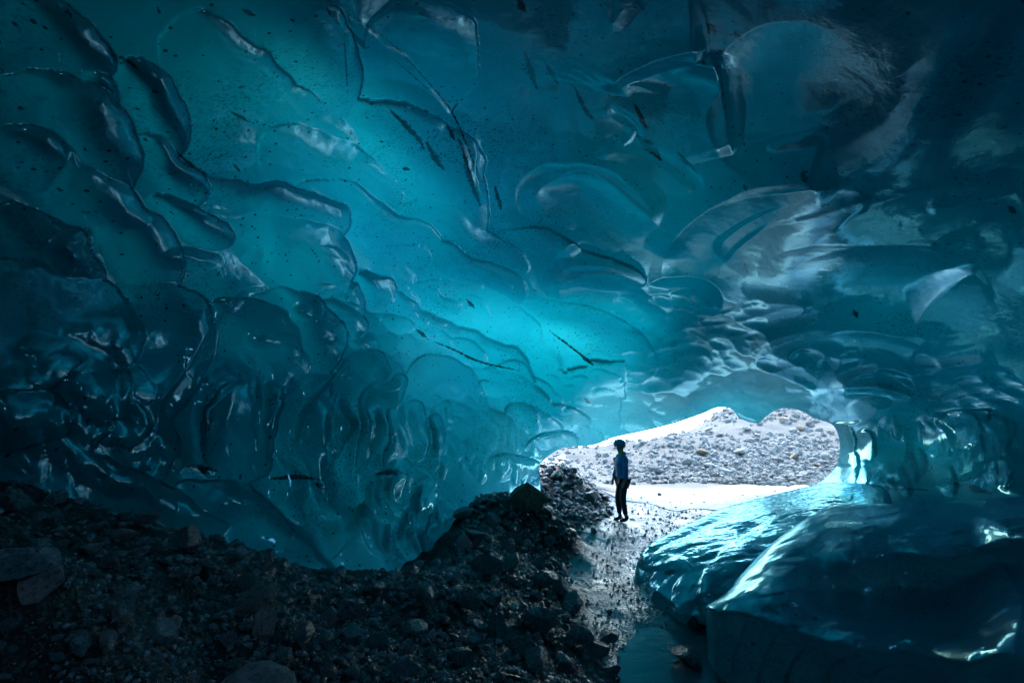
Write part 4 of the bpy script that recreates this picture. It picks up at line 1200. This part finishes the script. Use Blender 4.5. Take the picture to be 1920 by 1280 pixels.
def scatter_px(n, poly, size_px, seed, power=2.0, dens=None):
    """stones spread over the ground seen inside a region; density even in the view"""
    r = np.random.RandomState(seed)
    P = np.array(poly, float)
    x0, y0 = P.min(0); x1, y1 = P.max(0)
    out = []; sz = []
    # invert through a precomputed sampling of the ground
    gd = dirs_g
    sel = np.nonzero(in_poly(gpx, gpy, P))[0]
    if not len(sel): return np.zeros((0, 3)), np.zeros(0)
    wgt = area_g[sel]
    if dens is not None: wgt = wgt * dens(gpx[sel], gpy[sel])
    pick = r.choice(sel, n, p=wgt / wgt.sum())
    xy = np.stack([gx[pick], gy[pick]], -1) + r.uniform(-1, 1, (n, 2)) * cell_g[pick][:, None] * .6
    z = ground_z(xy)
    s = size_px[0] * (size_px[1] / size_px[0]) ** (r.rand(n) ** power)
    fw = xy[:, 1] * CP + (z - CAM_Z) * SP
    S = s * .5 / 960 * fw
    return np.column_stack([xy, z + S * .15]), S


gv = np.stack([gx, gy, gz - CAM_Z], -1)
gl_ = np.linalg.norm(gv, axis=1)
dirs_g = gv / gl_[:, None]
gpx, gpy = dir_px(dirs_g)
cell_g = rr * .007
area_g = np.ones(len(gx)) * np.where((np.abs(np.degrees(np.arctan2(gx, gy))) < 50), 1, 0) * np.abs(dirs_g[:, 2]) / 1.0
FG = [(-60, 880), (150, 920), (300, 980), (450, 1030), (640, 1090), (850, 1070), (1060, 1090), (1100, 1180), (1180, 1310), (-60, 1340)]
P1, S1 = scatter_px(9000, FG, (4, 24), 1, 3.2)
CR = [(-20, 872), (150, 912), (300, 968), (450, 1018), (640, 1076), (850, 1056), (870, 1092), (640, 1112), (450, 1060), (300, 1010), (150, 950), (-20, 905)]
P1b, S1b = scatter_px(420, CR, (8, 34), 9, 2.6)
P1 = np.concatenate([P1, P1b]); S1 = np.concatenate([S1, S1b])
g1 = gravel('gravel', P1, S1, WET, 3, 2, 12)
RB = [(852, 1080), (862, 960), (868, 880), (1000, 868), (1045, 852), (1130, 925), (1150, 960), (1085, 1000), (1060, 1100)]
P2, S2 = scatter_px(5500, RB, (4, 20), 2, 2.2)
g2 = gravel('bank_gravel', P2, S2, WET, 4, 2, 8)
PT = [(1050, 1100), (1090, 980), (1150, 930), (1480, 915), (1330, 960), (1200, 1040), (1190, 1100), (1270, 1170), (1340, 1290), (1180, 1300)]
P3, S3 = scatter_px(4200, PT, (1.3, 8), 5, 5.0)
g3 = gravel('path_pebbles', P3, S3, WET, 5, 1)
MO = [(1015, 900), (1040, 835), (1200, 820), (1345, 765), (1500, 765), (1600, 800), (1600, 905), (1480, 912), (1300, 905), (1160, 908)]
P4, S4 = scatter_px(12000, MO, (1.8, 19), 6, 3.2, lambda x, y: .10 + np.clip((x - 1150) / 350, 0, 1))
keep = P4[:, 1] > 16.5
g4 = gravel('moraine_stones', P4[keep], S4[keep], DRY, 6, 1, 10, .75)
flats = [(2.7, 16.0), (3.6, 16.5), (4.6, 17.5), (6.1, 17.9), (8.0, 19.0), (10.2, 19.1), (12.2, 19.9), (14.6, 19.4), (15, 18.2), (12, 17.0), (9.6, 16.0), (8.4, 14.6), (7.2, 14.5), (6.3, 13.6), (5.2, 14.5), (4.4, 14.3), (3.9, 15.2), (3.1, 15.3)]
sheet('sheen_flats', flats, 0.012, flats_sheen_material(), follow=True)  # sheet of painted sheen laid over the wet ground

# ================================================================== PERSON
def skin_figure(name, nodes, edges, mat, parent=None, sub=2, root=0):
    me = bpy.data.meshes.new(name)
    me.from_pydata([n_[0] for n_ in nodes], edges, [])
    o = bpy.data.objects.new(name, me)
    COL.objects.link(o)
    sk = o.modifiers.new('skin', 'SKIN'); sk.use_smooth_shade = True
    for i, n_ in enumerate(nodes):
        r = n_[1]
        me.skin_vertices[0].data[i].radius = (r, r) if isinstance(r, (int, float)) else r
        me.skin_vertices[0].data[i].use_root = (i == root)
    ss = o.modifiers.new('sub', 'SUBSURF'); ss.levels = sub; ss.render_levels = sub
    dg = bpy.context.evaluated_depsgraph_get(); dg.update()
    m2 = bpy.data.meshes.new_from_object(o.evaluated_get(dg))
    m2.name = name
    o.modifiers.clear(); o.data = m2
    m2.materials.clear(); m2.materials.append(mat)
    for p in m2.polygons: p.use_smooth = True
    if parent: o.parent = parent
    return o


def simple_mat(name, col, rough=.6, bump=.004, scale=40, var=.25):
    M = NT(name)
    pr = M.n('ShaderNodeBsdfPrincipled')
    n_ = M.noise(scale, 3, .6)
    M.l(M.mixc(M.ramp(n_, [(.3, 0), (.7, 1)]), tuple(c * (1 - var) for c in col), tuple(min(1, c * (1 + var)) for c in col)), pr.inputs['Base Color'])
    pr.inputs['Roughness'].default_value = rough
    M.l(M.bump(n_, bump), pr.inputs['Normal'])
    M.l(pr.outputs[0], M.out.inputs['Surface'])
    return M.m


foot = z_hit(1167, 977, 0.0)
person = bpy.data.objects.new('person', None)
COL.objects.link(person)
person.location = (foot[0], foot[1], ground_z(foot[:2])[0])
tag(person, 'person in blue jacket and round helmet standing on the wet path, looking up', 'person')
# local frame: x towards the left of the picture is negative; the figure faces -x and a little towards the viewer
skinm = simple_mat('skin', (.45, .28, .2), .5, .001)
jack = simple_mat('blue_jacket', (.015, .22, .48), .55, .01, 18)
trou = simple_mat('dark_trousers', (.035, .035, .04), .7, .01, 20)
bootm = simple_mat('boots', (.02, .018, .016), .6)
helm = simple_mat('helmet_shell', (.10, .20, .36), .35, .001)
hairm = simple_mat('blonde_hair', (.30, .22, .09), .5, .01, 60)
strapm = simple_mat('strap', (.35, .33, .28), .7)
glov = simple_mat('gloves', (.02, .02, .025), .7)
# joints (x, y, z)
J = dict(pel=(.03, 0, .93), wa=(.03, 0, 1.06), ch=(.02, 0, 1.26), nb=(.03, 0, 1.44), nk=(.02, 0, 1.52), hd=(-.015, 0, 1.63), ht=(-.02, 0, 1.70),
         shl=(.0, -.16, 1.40), ell=(.05, -.22, 1.13), wrl=(-.005, -.20, .90), shr=(.02, .16, 1.40), elr=(.0, .25, 1.14), wrr=(-.115, .20, .93),
         hil=(.03, -.09, .90), knl=(-.01, -.10, .50), anl=(.06, -.11, .10), hir=(.03, .09, .90), knr=(-.05, .11, .50), anr=(.0, .13, .10))
# body: one continuous surface from head to ankles, with hands
bn = [(J['pel'], (.12, .15)), (J['wa'], (.10, .13)), (J['ch'], (.12, .155)), (J['nb'], (.085, .10)), (J['nk'], .052), (J['hd'], (.088, .078)), (J['ht'], (.078, .070)),
      (J['shl'], .06), (J['ell'], .042), (J['wrl'], .028), (J['shr'], .06), (J['elr'], .042), (J['wrr'], .028),
      (J['hil'], .085), (J['knl'], .058), (J['anl'], .04), (J['hir'], .085), (J['knr'], .058), (J['anr'], .04),
      ((-.02, -.195, .845), (.034, .018)), ((-.13, .195, .875), (.034, .018))]
be_ = [(0, 1), (1, 2), (2, 3), (3, 4), (4, 5), (5, 6), (3, 7), (7, 8), (8, 9), (3, 10), (10, 11), (11, 12), (0, 13), (13, 14), (14, 15), (0, 16), (16, 17), (17, 18), (9, 19), (12, 20)]
# five separate fingers on each hand
for (hx, hy, hz), pi in (((-.02, -.195, .845), 19), ((-.13, .195, .875), 20)):
    for k, (dx, L_) in enumerate(((-.024, .062), (-.008, .070), (.008, .066), (.022, .052))):
        b0 = len(bn)
        bn.append(((hx + dx, hy, hz - .03), .009)); bn.append(((hx + dx - .006, hy + .004, hz - .03 - L_ * .55), .008)); bn.append(((hx + dx - .016, hy + .012, hz - .03 - L_), .007))
        be_ += [(pi, b0), (b0, b0 + 1), (b0 + 1, b0 + 2)]
    b0 = len(bn)
    bn.append(((hx - .038, hy + .008, hz + .002), .010)); bn.append(((hx - .052, hy + .016, hz - .034), .009))
    be_ += [(pi, b0), (b0, b0 + 1)]
body = skin_figure('body', bn, be_, skinm, person)
# face: nose, brow, chin, ear, lips, eyes grown from the head (the face looks to the left and up)
def ball(name, c, r, mat, parent, sc3=(1, 1, 1), rot=(0, 0, 0), sub=3):
    bm = bmesh.new(); bmesh.ops.create_icosphere(bm, subdivisions=sub, radius=r)
    me = bpy.data.meshes.new(name); bm.to_mesh(me); bm.free()
    for p in me.polygons: p.use_smooth = True
    me.transform(Matrix.Translation(c) @ Matrix.Rotation(rot[1], 4, 'Y') @ Matrix.Rotation(rot[2], 4, 'Z') @ Matrix.Diagonal((*sc3, 1)))
    me.materials.append(mat)
    o = bpy.data.objects.new(name, me); COL.objects.link(o); o.parent = parent
    return o


def joined(name, obs, parent):
    bm = bmesh.new()
    for o in obs: bm.from_mesh(o.data)
    me = bpy.data.meshes.new(name); bm.to_mesh(me); bm.free()
    me.materials.append(obs[0].data.materials[0])
    for o in obs: bpy.data.objects.remove(o)
    o = bpy.data.objects.new(name, me); COL.objects.link(o); o.parent = parent
    return o


tilt = .30
ball('nose', (-.117, 0, 1.662), .016, skinm, person, (1.3, .8, 1.1), (0, tilt, 0))
ball('mouth', (-.103, 0, 1.618), .012, simple_mat('lips', (.35, .14, .12), .5), person, (.7, 1.6, .6))
for s in (-1, 1):
    ball('eye', (-.094, s * .03, 1.682), .010, simple_mat('eye_dark', (.05, .04, .04), .2), person)
    ball('ear', (.01, s * .085, 1.64), .022, skinm, person, (.8, .35, 1.2))
JR = 1.12
jn = [(J['pel'], (.135, .165)), ((.03, 0, .985), (.135, .165)), (J['wa'], (.125, .155)), (J['ch'], (.145, .18)), (J['nb'], (.10, .12)), ((.03, 0, 1.51), .07),
      (J['shl'], .078), (J['ell'], .062), ((.0, -.20, .93), .046), (J['shr'], .078), (J['elr'], .062), ((-.105, .205, .955), .046)]
je = [(0, 1), (1, 2), (2, 3), (3, 4), (4, 5), (4, 6), (6, 7), (7, 8), (4, 9), (9, 10), (10, 11)]
jn = [(p, tuple(q * JR for q in r) if isinstance(r, tuple) else r * JR) for p, r in jn]
jo = skin_figure('jacket', jn, je, jack, person)
hood = ball('hood', (.075, 0, 1.50), .075, jack, jo, (.8, 1.25, .7))
tn = [((.035, 0, .93), (.135, .155)), ((.035, -.085, .86), .105), (J['knl'], .075), ((.045, -.11, .14), .058), ((.035, .085, .86), .105), (J['knr'], .075), ((-.01, .13, .14), .058)]
tr_ = skin_figure('trousers', tn, [(0, 1), (1, 2), (2, 3), (0, 4), (4, 5), (5, 6)], trou, person)
for (ax, ay, az_) in (J['anl'], J['anr']):
    skin_figure('boot', [((ax, ay, .16), .060), ((ax + .01, ay, .06), (.055, .05)), ((ax - .08, ay, .045), (.045, .042)), ((ax - .16, ay, .035), (.038, .03))], [(0, 1), (1, 2), (2, 3)], bootm, person, 2)
he = ball('helmet', (.0, 0, 1.715), .132, helm, person, (1.08, .95, .92), (0, .15, 0), 4)
bm = bmesh.new(); bm.from_mesh(he.data)
bmesh.ops.delete(bm, geom=[v for v in bm.verts if (v.co.z < 1.655 and v.co.x < .03) or v.co.z < 1.60], context='VERTS')
bmesh.ops.solidify(bm, geom=bm.faces[:], thickness=.008)
bm.to_mesh(he.data); bm.free()
ball('headlamp', (-.115, 0, 1.80), .022, bootm, he, (1, 1.4, .8))
hr_ = skin_figure('hair', [((.03, -.02, 1.60), .055), ((.0, -.10, 1.54), .040), ((-.02, -.17, 1.44), .032), ((-.025, -.19, 1.34), .024), ((-.02, -.19, 1.27), .010)], [(0, 1), (1, 2), (2, 3), (3, 4)], hairm, person)
skin_figure('belt', [((-.115, 0, .985), .016), ((-.04, -.165, .975), .016), ((.10, -.165, .975), .016), ((.175, 0, .985), .016), ((.10, .165, .975), .016), ((-.04, .165, .975), .016)], [(0, 1), (1, 2), (2, 3), (3, 4), (4, 5), (5, 0)], strapm, person, 1)
skin_figure('sling', [((.06, -.185, .97), .010), ((.05, -.20, .88), .010), ((.09, -.20, .82), .012)], [(0, 1), (1, 2)], strapm, person, 1)
person.rotation_euler = (0, 0, .15)
